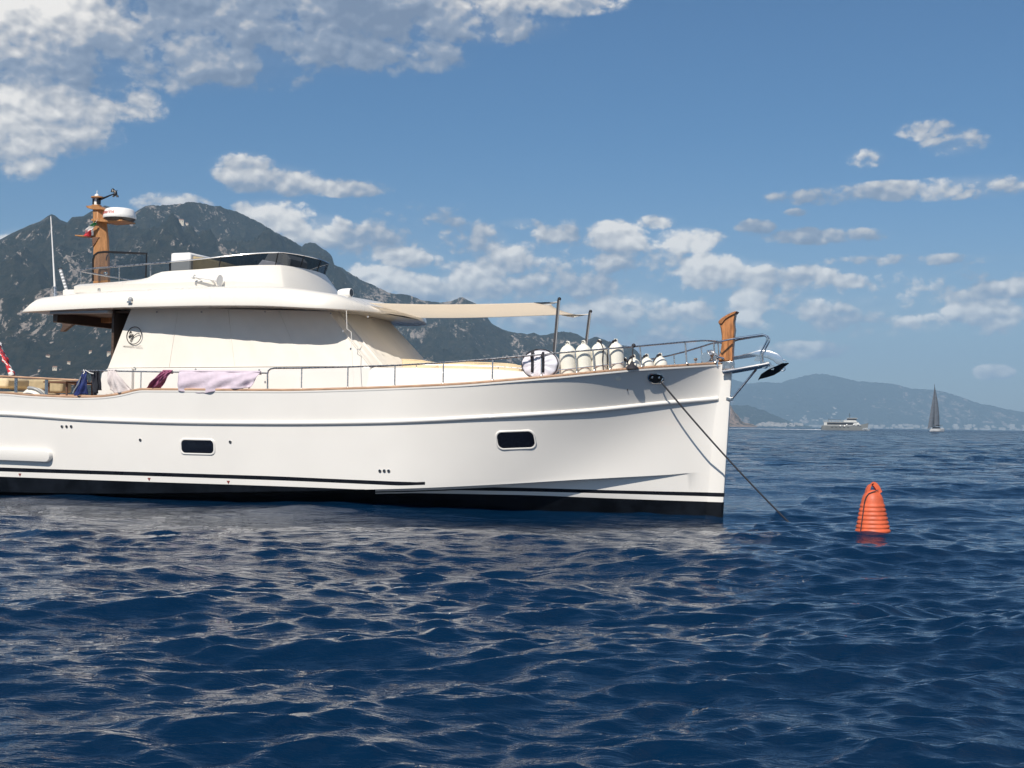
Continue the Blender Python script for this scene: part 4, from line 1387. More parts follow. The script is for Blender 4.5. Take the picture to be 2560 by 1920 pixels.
# ------------------------------------------------------------------ bow: wooden post, anchor platform, strut, windlass
bp_ = [bl(x, y, 0.0) for x, y in ((1833, 905), (1834, 870), (1836.5, 843), (1838.5, 826), (1837, 814), (1837, 803), (1839.5, 790), (1841.5, 779), (1838, 779.5), (1830, 782.5), (1818, 788.5), (1806, 796), (1799, 803), (1798, 808), (1801.5, 813), (1804, 822), (1806.5, 840), (1806.5, 858), (1805, 872), (1801, 892), (1800, 905))]
b = MB(); b.prism([(p[0], p[2]) for p in bp_], -.10, .10, .022)
post = b.build('bow_post', 'varnished_wood', yacht, smooth=35)
cp = [bl(x, y, .12) for x, y in ((1842, 778), (1838, 783), (1826, 789), (1812, 798), (1803, 810), (1797.5, 809.5), (1797, 804), (1806, 796), (1820, 787), (1834, 780))]
b = MB(); b.prism([(p[0], p[2]) for p in cp], -.13, .13, .012); b.build('post_cap', 'varnished_wood', post, smooth=35)
a, c = bl(1814, 906, .0), bl(1834, 921, .0)
b = MB(); b.box(((a[0]+c[0])/2 - .02, 0, (a[2]+c[2])/2), (.19, .17, .14)); b.build('stem_head', 'stainless', yacht, bevel=.01)
pA, pE = bl(1807, 930.5, .16), bl(1921, 910, .16)
b = MB()
for s in (1, -1):
    b.tube([(pA[0], .16*s, pA[2]), (pA[0]*.3 + pE[0]*.7, .16*s, pA[2]*.3 + pE[2]*.7), (pE[0], .10*s, pE[2] + .005)], .030, 10)
plat = b.build('platform_tube', 'polished_steel', yacht)
b = MB()
q = [(pA[0], pA[2] + .005), (pE[0] - .05, pE[2] + .010), (pE[0] - .05, pE[2] - .014), (pA[0], pA[2] - .02)]
b.prism(q, -.14, .14); b.build('anchor_platform', 'teak', yacht)
pr0 = bl(1909, 913, .1)
b = MB(); b.tube([(pr0[0], -.09, pr0[2]), (pr0[0], .09, pr0[2])], .05, 12); b.build('bow_roller', 'polished_steel', yacht)
for x, y in ((1893, 897), (1918, 909), (1929, 918)):
    p = bl(x, y, .1)
    b = MB(); b.prism([(p[0] - .05, p[2] - .035), (p[0] + .03, p[2] - .045), (p[0] + .055, p[2] + .02), (p[0] - .02, p[2] + .05)], .085, .10); b.build('roller_cheek', 'polished_steel', yacht)
s0, s1 = bl(1891, 923, .0), bl(1829, 998, .0)
b = MB(); b.tube([s0, s1], .018, 8); b.build('platform_strut', 'stainless', yacht)
p = bl(1823, 997, .06); b = MB(); b.box((p[0], 0, p[2]), (.10, .15, .055)); b.build('stem_band', 'stainless', yacht, bevel=.008)
w = bl(1771, 898, .12)
b = MB()
b.lathe([(.001, -.08), (.12, -.08), (.12, -.04), (.09, -.02), (.085, .05), (.11, .07), (.10, .10), (.03, .12), (.03, .15), (.001, .155)], w, 18)
b.tube([(w[0] - .02, w[1] - .16, w[2] + .02), (w[0] - .02, w[1] + .17, w[2] + .02)], [.09, .085], 16)
b.tube([(w[0], w[1] + .02, w[2] + .13), (w[0] + .06, w[1] + .05, w[2] + .14), (w[0] + .18, w[1] + .05, w[2] + .03), (w[0] + .26, w[1], w[2] + .01)], .02, 8)
b.build('windlass', 'polished_steel', yacht, smooth=50)
for x, y, hh_ in ((1739, 900, .09), (1780, 885, .14), (1793, 898, .10)):
    p = bl(x, y, .15); b = MB(); b.lathe([(.001, -.12), (.02, -.12), (.014, -.02), (.03, 0), (.032, .03), (.001, .04)], p, 10); b.build('deck_fitting', 'polished_steel', yacht)
# chock on the cap rail amidships
p0, p1 = rail_px(603, 962), rail_px(626, 962)
zt = ZS(p0[0]) + .035
for pp, k in ((p0, -1), (p1, 1)):
    b = MB(); b.tube([(pp[0] - .03*k, pp[1], zt), (pp[0], pp[1], zt + .10)], .014, 7); b.tube([(pp[0] - .04, pp[1], zt + .10), (pp[0] + .04, pp[1], zt + .10)], .014, 7)
    b.build('chock_horn', 'stainless', yacht)

# ------------------------------------------------------------------ anchor held on the bow roller
an = thing('anchor', 'black ploughshare anchor with polished shank hanging from the bow roller', 'anchor', bl(1905, 900, 0))
sh = [bl(x, y, 0) for x, y in ((1812, 897), (1833, 896), (1870, 889), (1893, 884), (1903, 883.5), (1922, 887), (1938, 893), (1950, 903), (1953, 910))]
rings = []
for i, p in enumerate(sh):
    a, c = sh[max(i-1, 0)], sh[min(i+1, len(sh)-1)]
    t = Vector((c[0]-a[0], 0, c[2]-a[2])).normalized(); n = Vector((-t.z, 0, t.x))
    hw = (.022, .026, .036, .046, .056, .062, .07, .07, .04)[i]
    P = Vector(p)
    rings.append([P + n*hw + Vector((0, .022, 0)), P + n*hw*.6 + Vector((0, .030, 0)), P - n*hw + Vector((0, .024, 0)), P - n*hw - Vector((0, .024, 0)), P + n*hw*.6 - Vector((0, .030, 0)), P + n*hw - Vector((0, .022, 0))])
b = MB(); b.loft(rings); b.build('shank', 'polished_steel', an, smooth=30)
fl_ = [(1895.5, 948.5, .0), (1905, 936, .10), (1922, 925, .12), (1945, 915, .12), (1957, 909, .10), (1971.5, 907, .02)]
up_, dn_, kl = [], [], []
lo_ = [(1895.5, 948.8), (1916, 944, ), (1935, 938), (1950, 929), (1961, 918), (1971.8, 909)]
for (x, y, w_), (x2, y2) in zip(fl_, lo_):
    p = bl(x, y, 0); p2 = bl(x2, y2, 0)
    up_.append((p[0], w_, p[2])); dn_.append((p[0], -w_, p[2])); kl.append((p2[0], 0, p2[2]))
b = MB(); n = len(up_)
b.loft([up_, kl, dn_], False, False)
b.loft([up_, [((a[0]+k[0])/2, 0, a[2] - .02) for a, k in zip(up_, kl)], dn_], False, False)
b.build('fluke', 'anchor_black', an, smooth=30)
p = bl(1957, 921, 0); b = MB(); b.tube([(p[0] + .04*math.cos(t_), 0, p[2] + .04*math.sin(t_)) for t_ in np.linspace(0, 2*math.pi, 13)[:-1]], .012, 6, True); b.build('trip_ring', 'polished_steel', an)
b = MB(); b.tube([bl(1944, 895, 0), bl(1965, 901.5, 0), bl(1966, 904, 0)], .010, 6); b.build('lock_pin', 'polished_steel', an)

# ------------------------------------------------------------------ fenders
def fender(name, label, x, ytop, rpx, length, g_off, cord=False, group=None, lean=0.0):
    c = onsurf(x, ytop, lambda u, z: b_sheer(dd(u, z)) - g_off)
    r = (bl(x + rpx, ytop, c[1])[0] - bl(x - rpx, ytop, c[1])[0]) / 2 * 1.10
    zb = c[2] - length
    t = thing(name, label, 'fender', (c[0], c[1], zb), group=group)
    b = MB()
    prof = [(.001, 0), (r*.35, .004), (r*.5, .03)] + [(r*math.sin(a), .03 + r*.75*(1 - math.cos(a))) for a in np.linspace(.6, math.pi/2, 6)]
    L = length
    dm = r*1.22
    prof += [(r, L - .062 - dm)] + [(r*math.cos(a), L - .062 - dm + dm*math.sin(a)) for a in np.linspace(.15, 1.25, 9)] + [(.040, L - .055), (.034, L - .035), (.032, L - .015), (.022, L - .003), (.001, L)]
    b.lathe(prof, (c[0], c[1], zb), 28)
    b.build('body', 'fender_vinyl', t, smooth=40)
    b = MB(); b.tube([(c[0] + .018*math.cos(q_), c[1] + .037, zb + L - .035 + .018*math.sin(q_)) for q_ in np.linspace(0, 2*math.pi, 11)[:-1]], .006, 5, True); b.build('eye', 'dark_plastic', t)
    if cord:
        sg = -1 if cord == 'left' else 1
        b = MB(); b.tube([(c[0], c[1] + .045, zb + L - .03), (c[0] + sg*.04, c[1] + .06, zb + L - .05), (c[0] + sg*.10, c[1] + r*.75, zb + L - .16), (c[0] + sg*r*.7, c[1] + r*.95, zb + L - .34), (c[0] + sg*r*.85, c[1] + r*1.0, zb + L - .55)], .008, 5)
        b.tube([(c[0] - sg*.02, c[1] + .03, zb + L - .02), (c[0] + sg*.05, c[1] + .03, zb + L - .055)], .022, 6)
        b.build('cord', 'strap_black', t)
    return t


FG = 'tall white fenders racked upright on the foredeck'
fender('fender', 'tall white fender standing next to the round white bag, leftmost of four in the rack', 1420, 852.5, 18.3, .74, .27, group=FG)
fender('fender', 'tall white fender second from the round bag in the foredeck rack', 1459, 850.5, 18.3, .74, .27, group=FG)
fender('fender', 'tall white fender third from the round bag, with a black cord knot behind its eye', 1498, 848, 18.3, .74, .27, 'knot', group=FG)
fender('fender', 'tall white fender at the bow end of the rack, black cord at its top', 1539.5, 846.5, 18.3, .74, .27, 'left', group=FG)
FG2 = 'short white fenders lying low behind the teak rail near the bow'
fender('fender', 'low white fender mostly hidden behind the last tall fender in the rack', 1562, 893, 12, .60, .42, 'right', group=FG2)
fender('fender', 'low round white fender behind the black hanging cone', 1584, 886, 16.5, .60, .42, 'left', group=FG2)
fender('fender', 'low round white fender in the middle between the black cone and the bowmost fender', 1617, 884, 16, .60, .42, 'left', group=FG2)
fender('fender', 'low round white fender closest to the bow, free sky beyond it', 1650.5, 882, 16.5, .60, .42, 'left', group=FG2)

# black cone hanging from the rail by a cord
a = rail_px(1584, 864)
c = bl(1581, 921, a[1]); tp = bl(1583, 905, a[1])
t = thing('hanging_cone', 'black fabric cone hanging on a black cord from the bow rail', 'cone bag', (c[0], a[1] + .03, c[2]))
b = MB(); b.lathe([(.001, 0), (.115, .0), (.10, .03), (.04, .07), (.02, .12), (.001, .13)], (c[0], a[1] + .03, c[2] - .01), 14); b.build('cone', 'strap_black', t)
b = MB(); b.tube([(a[0], a[1] + .02, a[2] + .01), (a[0] - .01, a[1] + .035, a[2] - .12), (c[0] + .01, a[1] + .04, c[2] + .22), (c[0], a[1] + .03, c[2] + .11)], .010, 6); b.ball((a[0], a[1], a[2]), .035, 10)
b.build('cord', 'rope_dark', t)

# round zipped bag hung on the rail
c = bl(1353, 911, rail_px(1353, 905)[1] - .14)
ru = (bl(1398, 911, c[1])[0] - bl(1308, 911, c[1])[0]) / 2; rz = (bl(1353, 873, c[1])[2] - bl(1353, 948, c[1])[2]) / 2
t = thing('round_bag', 'round pale lilac zipped bag with two black straps leaning on the foredeck rail', 'bag', (c[0], c[1], c[2] - rz))
b = MB()
rings = []
for k, dv in ((.02, .0), (.55, .012), (.9, .0), (.985, -.025), (1.0, -.08), (.97, -.17), (.80, -.22), (.02, -.24)):
    ring = []
    for i in range(40):
        a = 2*math.pi*i/40
        wob = 1 + .018*math.sin(a*7) + .012*math.sin(a*13 + 1)
        cr = .014*math.sin(a*10 + k*3) * (k < .95) * k
        zz = rz*k*math.sin(a)*wob
        if a > math.pi*.2 and a < math.pi*.8: zz *= .95 + .05*abs(math.sin(a*5))
        ring.append((c[0] + ru*k*math.cos(a)*wob, c[1] + .10 + dv + cr - .10*max(0, math.sin(a)*k - .55), c[2] + zz))
    rings.append(ring)
b.loft(rings); b.build('bag_body', 'bag_fabric', t, smooth=50)
b = MB(); b.tube([(c[0] + ru*1.0*math.cos(2*math.pi*i/40), c[1] + .07, c[2] + rz*.99*math.sin(2*math.pi*i/40)) for i in range(40)], .010, 5, True); b.build('piping', 'strap_black', t)
for x in (1337.5, 1364):
    p = bl(x, 883 - (x - 1337)*.06, c[1]); q = bl(x + .5, 931, c[1])
    b = MB(); n = 8
    vs_ = []
    for i in range(n + 1):
        f = i/n; z = p[2]*(1-f) + q[2]*f
        y = c[1] + .125 + .045*math.sin(f*math.pi)**.5 * (f < .35) - .03*max(0, .25 - f)
        vs_ += [(p[0] - .022, y, z), (p[0] + .022, y, z)]
    b.add(vs_, [(2*i, 2*i+1, 2*i+3, 2*i+2) for i in range(n)]); b.build('strap', 'strap_black', t, solid=.012)
b = MB(); b.box((c[0] - .10, c[1] + .14, c[2] + .19), (.05, .03, .05)); b.build('buckle', 'dark_plastic', t)


# ------------------------------------------------------------------ sunpads on the coachroof
zr_ = crp[3][2]
def sunpad(label, pts, v):
    q = [bl(x, y, v) for x, y in pts]
    t = thing('sunpad', label, 'cushion', (q[0][0], 0, min(p[2] for p in q)), group='beige sunpads on the coachroof')
    b = MB(); b.prism([(p[0], p[2]) for p in q], -v, v, .03); b.build('pad', 'cushion_beige', t, smooth=40)
    b = MB(); b.tube([(p[0], v - .008, p[2]) for p in q[:-2]], .010, 5); b.build('piping', 'cushion_beige', t)
sunpad('beige sunpad headrest right in front of the canvas covered windscreen', [(1003, 898.5), (1020, 898.5), (1056, 901.5), (1086, 908.5), (1092, 920), (1003, 922)], .80)
sunpad('long flat beige sunpad on the coachroof beside the round bag', [(1093, 910), (1140, 905), (1217, 906.5), (1265, 909), (1288, 911.5), (1303, 917), (1300, 931), (1093, 925)], .78)

# ------------------------------------------------------------------ awning on two poles over the foredeck
def pole(label, top, bot, v):
    a, c = bl(*top, v), bl(*bot, v)
    c = (c[0] - (a[0]-c[0])*.2, v, c[2] - (a[2]-c[2])*.2)
    t = thing('awning_pole', label, 'pole', c, group='awning poles on the foredeck')
    b = MB(); b.tube([c, a], .028, 10); b.build('tube', 'dark_plastic', t)
    b = MB(); b.tube([(c[0] + .02, v + .012, c[2]), (a[0] + .02, v + .012, a[2])], .012, 6); b.build('inner_tube', 'grey_plastic', t)
    b = MB(); b.ball((a[0] + .01, a[1], a[2] + .01), .032, 10); b.build('end_cap', 'black_rubber', t)
    return a
PN = pole('nearer dark awning pole rising behind the round bag', (1397, 749), (1385, 886), .98)
PF = pole('farther dark awning pole rising behind the tall fenders', (1475, 780), (1464, 868), -.98)
c00, c01 = bl(922, 757, 1.08), bl(1043, 795, -.94)      # on the roof front
c10, c11 = bl(1376, 757, .98), bl(1438, 787.5, -.98)
t = thing('awning', 'beige sun awning stretched from the roof front to two dark poles', 'awning', c00)
b = MB()
V4 = [Vector(p) for p in (c00, c01, c10, c11)]
def fn(a, c):
    cc = c + .0
    p = (V4[0]*(1-a) + V4[2]*a)*(1-cc) + (V4[1]*(1-a) + V4[3]*a)*cc
    edge = (c - .5)*2
    p = p - Vector((0, 0, 1))*(.022*4*a*(1-a)*(1 - .3*edge*edge) + .008*math.sin(a*5))
    # hollow cut edges
    p.y += (-.08 if c < .5 else .08)*abs(edge)**3*4*a*(1-a)
    p.x -= .12*(a**6)*4*c*(1-c)
    return p
b.grid(fn, 28, 16); b.build('cloth', 'awning_cloth', t, smooth=60, solid=.004)
for cor, pole_top in ((c10, PN), (c11, PF)):
    b = MB(); A = Vector(cor); P = Vector(pole_top) - Vector((0, 0, .04))
    b.add([A + Vector((-.30, 0, .008)), A + Vector((-.02, -.03, .0)), P, A + Vector((-.02, .05, -.05))], [(0, 1, 2), (0, 2, 3)])
    b.tube([A, P], .008, 5); b.build('corner_strap', 'rope_white', t, solid=.006)

# ------------------------------------------------------------------ laundry on the rail
def drape(name, label, cat, m, cols, v_off, folds, nx=26, ny=12, amp=.02, group=None, seed=0.0, extra=None):
    """cloth hung on the rail: cols = list of (x top, y top, x bottom, y bottom) pixels from left to right"""
    P = []
    for x, y, x2, y2 in cols:
        a = rail_px(x, y); P.append((Vector((a[0], a[1] + .018, a[2] + .012)), Vector(bl(x2, y2, a[1] + v_off))))
    t = thing(name, label, cat, P[0][0], group=group)
    n = len(P) - 1
    def fn(a, c):
        s = min(int(a*n), n - 1); f = a*n - s
        top = P[s][0].lerp(P[s+1][0], f); bot = P[s][1].lerp(P[s+1][1], f)
        p = top.lerp(bot, c)
        p.y += .03*math.sin(math.pi*min(c*1.2, 1)) + amp*c**.6*(math.sin(a*folds*6.28 + seed + c*2) + .5*math.sin(a*folds*15 + 2*seed)) + .35*amp*math.sin(c*11 + a*17 + seed)
        return p
    b = MB(); b.grid(fn, nx, ny); b.build('cloth', m, t, smooth=70, solid=.006)
    # the part folded back over the rail
    def fn2(a, c):
        s = min(int(a*n), n - 1); f = a*n - s
        top = P[s][0].lerp(P[s+1][0], f)
        ang = math.pi*c
        return top + Vector((0, -.018 + .022*math.cos(ang), .022*math.sin(ang) - (.10*(c - .6) if c > .6 else 0)))
    b = MB(); b.grid(fn2, nx, 6); b.build('fold', m, t, smooth=70, solid=.006)
    if extra: extra(t, P)
    return t
drape('towel', 'large lilac bath towel spread over the rail amidships', 'towel', 'towel_lilac',
      [(450, 930.5, 447, 978), (480, 930.8, 480, 982), (510, 931, 515, 984), (545, 931.3, 545, 977), (570, 931.5, 568, 973), (600, 932, 598, 972), (625, 932.3, 612, 970), (652, 932.5, 628, 968)], .055, 2.7, 60, 18, .026)
drape('towel', 'small greyish towel knotted to the rail next to the blue jacket', 'towel', 'towel_grey',
      [(272, 928, 275, 974), (276, 928, 286, 984), (281, 928, 302, 983), (286, 928.5, 320, 979), (290, 929, 328, 974)], .03, 1.5, 24, 14, .03, seed=1.3)
drape('towel', 'twisted crimson cloth tied on the rail left of the lilac towel', 'towel', 'towel_crimson',
      [(408, 930, 368, 971), (416, 930, 378, 971), (424, 930, 392, 971), (431, 930.5, 400, 970)], .0, 1.6, 20, 12, .04, seed=.4)


def collar(t, P):
    b = MB()
    o = P[0][0]
    for dx, ln, dv in ((.14, .46, .015), (.19, .40, .03), (.24, .34, .0)):
        b.grid(lambda a, c, dx=dx, ln=ln, dv=dv: o + Vector((dx + .06*a + .05*c + .02*math.sin(a*9 + c*3), -.05 + dv + .03*math.sin(a*7 + dx*30), -ln*c)), 6, 10)
    b.build('dark_lining', 'jacket_dark', t, smooth=60, solid=.006)
    b = MB(); b.tube([o + Vector((.02, .03, .03)), o + Vector((.05, .04, -.03)), o + Vector((.02, .04, -.05)), o + Vector((.06, .03, .02)), o + Vector((.16, .03, -.03)), o + Vector((.24, .03, -.045))], .008, 5); b.build('cord', 'rope_white', t)
    b = MB(); b.tube([o + Vector((-.02, .05, -.10)), o + Vector((-.06, .06, -.22)), o + Vector((-.14, .06, -.33)), o + Vector((-.18, .06, -.40))], .012, 5); b.build('zip', 'grey_plastic', t)
drape('jacket', 'blue and black jacket tied to the aft end of the rail', 'jacket', 'jacket_blue',
      [(211, 930, 181, 986), (213, 930, 189, 994), (215, 930, 199, 989), (217, 930, 210, 985), (220, 930, 217, 987)], .05, 1.2, 24, 16, .035, seed=2.0, extra=collar)

# ------------------------------------------------------------------ cockpit: rail, seats, table, ball fender, folded ensign
g_ck = lambda u, z: b_sheer(dd(u, z)) - .06
ck = [onsurf(x, y, g_ck) for x, y in ((0, 941), (40, 942.5), (95, 945.5), (150, 948.5), (188, 950.5), (215, 952))]
ext = [(-15.4, ck[0][1] - .02, ck[0][2] + .01)] + ck
b = MB(); b.loft([[(p[0], p[1] - .055, p[2] - .018), (p[0], p[1] + .035, p[2] - .018), (p[0], p[1] + .045, p[2]), (p[0], p[1] + .035, p[2] + .02), (p[0], p[1] - .055, p[2] + .02)] for p in ext]); ckr = b.build('cockpit_rail', 'teak', yacht, smooth=50)
b = MB(); b.loft([[(p[0], -(p[1] - .055), p[2] - .018), (p[0], -(p[1] + .035), p[2] - .018), (p[0], -(p[1] + .045), p[2]), (p[0], -(p[1] + .035), p[2] + .02), (p[0], -(p[1] - .055), p[2] + .02)] for p in ext]); ckr2 = b.build('cockpit_rail', 'teak', yacht, smooth=50)
for x in (40.5, 116.5):
    p = onsurf(x, 943 + x*.045, g_ck)
    for s in (1, -1):
        for du in (-.018, .018):
            b = MB(); b.tube([(p[0] + du, p[1]*s, p[2]), (p[0] + du, p[1]*s, ZS(p[0]))], .015, 7); b.build('stanchion', 'stainless', ckr if s == 1 else ckr2)


def cushion(label, x0, x1, y0, y1, v0, v1, m='cushion_tan'):
    a, c = bl(x0, y0, v1), bl(x1, y1, v1)
    t = thing('seat_cushion', label, 'cushion', ((a[0]+c[0])/2, (v0+v1)/2, c[2]), group='cockpit cushions')
    b = MB(); b.box(((a[0]+c[0])/2, (v0+v1)/2, (a[2]+c[2])/2), (c[0]-a[0], abs(v1-v0), a[2]-c[2])); b.build('pad', m, t, bevel=.05, smooth=40)
    b = MB(); e = .012
    b.tube([(a[0]+e, v1+.001, a[2]-.04), (a[0]+e, v1+.001, c[2]+.04)], .008, 5); b.build('seam', m, t)
cushion('beige seat back at the far left edge of the cockpit', -30, 17, 945, 970, .55, 1.20, 'cushion_beige')
cushion('long tan backrest cushion seen behind the middle of the cockpit rail', 19, 114, 948, 976, -1.75, -1.45)
cushion('short tan backrest cushion ending beside the blue jacket', 117, 154, 950, 982, -1.75, -1.40)
a = bl(-60, 976, 1.3); c = bl(60, 985, 1.3)
b = MB(); b.box(((a[0]+c[0])/2, .9, c[2] - .12), (c[0]-a[0], 1.3, .32)); b.build('cockpit_seat', 'cushion_beige', yacht, bevel=.03)
c = bl(86, 995, 1.75); rr = bl(114, 995, 1.75)[0] - c[0]
t = thing('ball_fender', 'white ball fender with a grey stripe lying behind the cockpit coaming', 'fender', (c[0], 1.75, c[2] - rr*.8))
b = MB(); b.ball((c[0], 1.75, c[2] - .02), rr, 28, (1.05, .8, .85)); b.build('ball', 'fender_vinyl', t)
b = MB()
for a_ in (.62,):
    pts = [(c[0] + rr*1.055*math.sin(q_), 1.75 + .02 + rr*.42*math.cos(q_), c[2] - .02 + rr*.80*math.cos(q_)) for q_ in np.linspace(-.15, 1.35, 12)]
    b.tube(pts, .03, 8)
b.build('stripe', 'grey_plastic', t)
# teak table and slatted chair in the shade
pt = bl(178, 957, .1)
t = thing('cockpit_table', 'dark teak folding table in the shade behind the blue jacket', 'table', (pt[0], .1, pt[2] - .75))
b = MB(); b.box((pt[0], .1, pt[2]), (.55, 1.0, .035)); b.build('tabletop', 'teak_dark', t, bevel=.006)
for sx_ in (-.22, .22):
    for sy_ in (-.40, .40):
        b = MB(); b.tube([(pt[0] + sx_, .1 + sy_, pt[2] - .02), (pt[0] + sx_, .1 + sy_, pt[2] - .75)], .022, 6); b.build('leg', 'teak_dark', t)
pt = bl(228, 962, -.5)
t = thing('deck_chair', 'dark slatted teak chair standing against the saloon bulkhead', 'chair', (pt[0], -.5, pt[2] - .95))
b = MB(); b.box((pt[0], -.5, pt[2] - .42), (.42, .46, .04)); b.build('seat', 'teak_dark', t)
b = MB()
for k in range(5): b.box((pt[0] + .20, -.5, pt[2] - .32 + k*.085), (.025, .44, .05))
b.box((pt[0] + .20, -.72, pt[2] - .15), (.03, .03, .46)); b.box((pt[0] + .20, -.28, pt[2] - .15), (.03, .03, .46)); b.build('backrest', 'teak_dark', t)
for sx_ in (-.18, .18):
    for sy_ in (-.20, .20):
        b = MB(); b.tube([(pt[0] + sx_, -.5 + sy_, pt[2] - .43), (pt[0] + sx_, -.5 + sy_, pt[2] - .95)], .018, 6); b.build('leg', 'teak_dark', t)

# rolled ensign on its staff at the left edge of the picture
e0, e1 = Vector(bl(31, 940, -.3)), Vector(bl(-14, 838, -.3))
t = thing('rolled_flag', 'red, white and dark striped flag rolled around its staff at the stern', 'flag', e0 - (e1-e0)*.2)
b = MB(); b.tube([e0 - (e1-e0)*.2, e1 + (e1-e0)*.12], .014, 7); b.build('staff', 'varnished_wood', t)
d_ = (e1 - e0); L_ = d_.length; d_.normalize()
o1 = d_.orthogonal().normalized(); o2 = d_.cross(o1)
b = MB(); n, seg = 60, 14
cols_ = [2, 2, 0, 2, 1, 0, 0, 1, 2, 1, 2, 2, 0, 2]
rings = []
for i in range(n + 1):
    f = i/n
    r = .058*(.85 + .2*math.sin(f*19) + .12*math.sin(f*37)) * (1 if f < .93 else (1-f)/.07 + .1)
    rings.append([e0 + d_*(f*L_) + (o1*math.cos(2*math.pi*j/seg + f*9) + o2*math.sin(2*math.pi*j/seg + f*9))*r*(1 + .12*math.sin(j*2.1)) for j in range(seg)])
base = len(b.v)
for r in rings: b.v.extend(tuple(p) for p in r)
for i in range(n):
    for j in range(seg):
        k = (j+1) % seg
        b.f.append((base+i*seg+j, base+i*seg+k, base+(i+1)*seg+k, base+(i+1)*seg+j)); b.mi.append(cols_[(j + i//5) % 14] if i > 14 else (2 if (i//5 + j//4) % 3 else 0))
b.build('cloth', ['flag_white', 'ensign_navy', 'flag_red'], t, smooth=50)

# small courtesy flag on a line below the spreader
f0, f1 = Vector(bl(241, 553, .22)), Vector(bl(216, 592, .22))
t = thing('courtesy_flag', 'small green, white and red flag drooping from its line beside the wooden mast', 'flag', f1)
b = MB(); b.tube([f0 + (f0-f1)*.1, f1], .004, 5); b.build('halyard', 'rope_white', t)
g0 = f0.lerp(f1, .02)
TL, TR, BL_, BR_ = Vector(bl(238, 556, .22)), Vector(bl(241, 559, .22)), Vector(bl(206, 590, .22)), Vector(bl(222, 592, .22))
b = MB(); n = 24
def ff(a, c):
    left = TL.lerp(BL_, a); right = TR.lerp(BR_, a)
    p = left.lerp(right, c); p.x -= .05*math.sin(a*math.pi)*(1-c)
    p.y += .035*math.sin(c*6 + a*5) + .015*math.sin(a*14)
    return p
b.grid(ff, n, 8)
b.mi = [0 if i//8 < n*.25 else (1 if i//8 + (i % 8)*.9 < n*.74 else 2) for i in range(n*8)]
b.build('cloth', ['flag_green', 'flag_white', 'flag_red'], t, smooth=60, solid=.004)

# ------------------------------------------------------------------ mooring rope and buoy
_r = ray(1978, 1312); we = EYE + _r * (-(CAMH + .10) / _r.z)
wl_ = we - BO
E_ = Vector((wl_.dot(BA), wl_.dot(BS), -.10))
H_ = Vector(HAWSE)
b = MB(); b.tube([H_.lerp(E_, i/24) - Vector((0, 0, .06*4*(i/24)*(1-i/24))) for i in range(25)] + [E_ + (E_-H_)*.3 - Vector((0, 0, .2))], .0145, 8)
rp = b.build('mooring_rope', 'rope_dark', smooth=60, org=E_)
tag(rp, 'dark mooring rope running from the bow hole down into the water', 'rope')

_r = ray(2182, 1334); bo = EYE + _r * (-CAMH / _r.z)
bo.z = 0
kpx = (EYE - bo).length / FPX
t = thing('mooring_buoy', 'orange ribbed plastic mooring buoy floating right of the bow', 'buoy', bo, frame='world')
tl = Matrix.Rotation(math.radians(-1.0), 3, 'Y')
hb = 122 * kpx; rb0 = 41 * kpx
prof = [(.001, -.18), (rb0*.9, -.17), (rb0*1.0, -.06), (rb0*1.0, -.01)]
nb = 7
for i in range(nb):
    z0, z1 = .02 + i*(.57*hb)/nb, .02 + (i+1)*(.57*hb)/nb
    ra, rb2 = rb0*(1.0 - .335*(i/nb)), rb0*(1.0 - .335*((i+1)/nb))
    prof += [(ra*.972, z0), (ra*1.0, z0 + .012), (ra*1.01, z0 + (z1-z0)*.45), (rb2*1.0, z1 - .014), (rb2*.972, z1 - .002)]
prof += [(rb0*.635, hb*.62), (rb0*.60, hb*.68), (rb0*.53, hb*.745), (rb0*.42, hb*.795), (rb0*.30, hb*.83), (rb0*.24, hb*.85), (.001, hb*.855)]
b = MB(); b.lathe(prof, (bo.x, bo.y, 0), 48, 'z', tl); b.build('body', 'buoy_orange', t, smooth=50)
b = MB(); b.lathe([(rb0*.9, -.10), (rb0*1.012, -.06), (rb0*1.015, .012), (rb0*.95, .02)], (bo.x, bo.y, 0), 48, 'z', tl); b.build('waterline_band', 'buoy_wet', t)
b = MB()
hp = [(-.26, .80), (-.20, .90), (-.10, .965), (0, .99), (.12, .965), (.24, .90), (.36, .80)]
rings = []
for x, z in hp:
    ro = [tl @ Vector((x*rb0*1.15 + ex, ey, z*hb + ez)) + Vector((bo.x, bo.y, 0)) for ex, ey, ez in ((-.026, -.05, -.02), (.026, -.05, .016), (.026, .05, .016), (-.026, .05, -.02))]
    rings.append(ro)
b.loft(rings); b.build('lifting_eye', 'buoy_orange', t, smooth=50, bevel=.008)
b = MB()
pts = [Vector((bo.x + x*rb0, bo.y - y*rb0, z*hb)) for x, y, z in ((.22, .30, .86), (-.05, .42, .83), (-.36, .40, .79), (-.52, .42, .72), (-.62, .44, .62), (-.72, .50, .40), (-.86, .56, .08), (-.86, .56, -.1))]
b.tube(pts, .007, 5); b.build('lanyard', 'rope_dark', t)

# ------------------------------------------------------------------ far vessels and shore
def far_frame(x, ywater, dist, heading):
    """origin on the water at the given distance; heading = angle of the bow from world +X"""
    d = ray(x, ywater); k = dist / math.hypot(d.x, d.y)
    return Vector((d.x*k, d.y*k, 0)), Matrix.Rotation(heading, 3, 'Z')


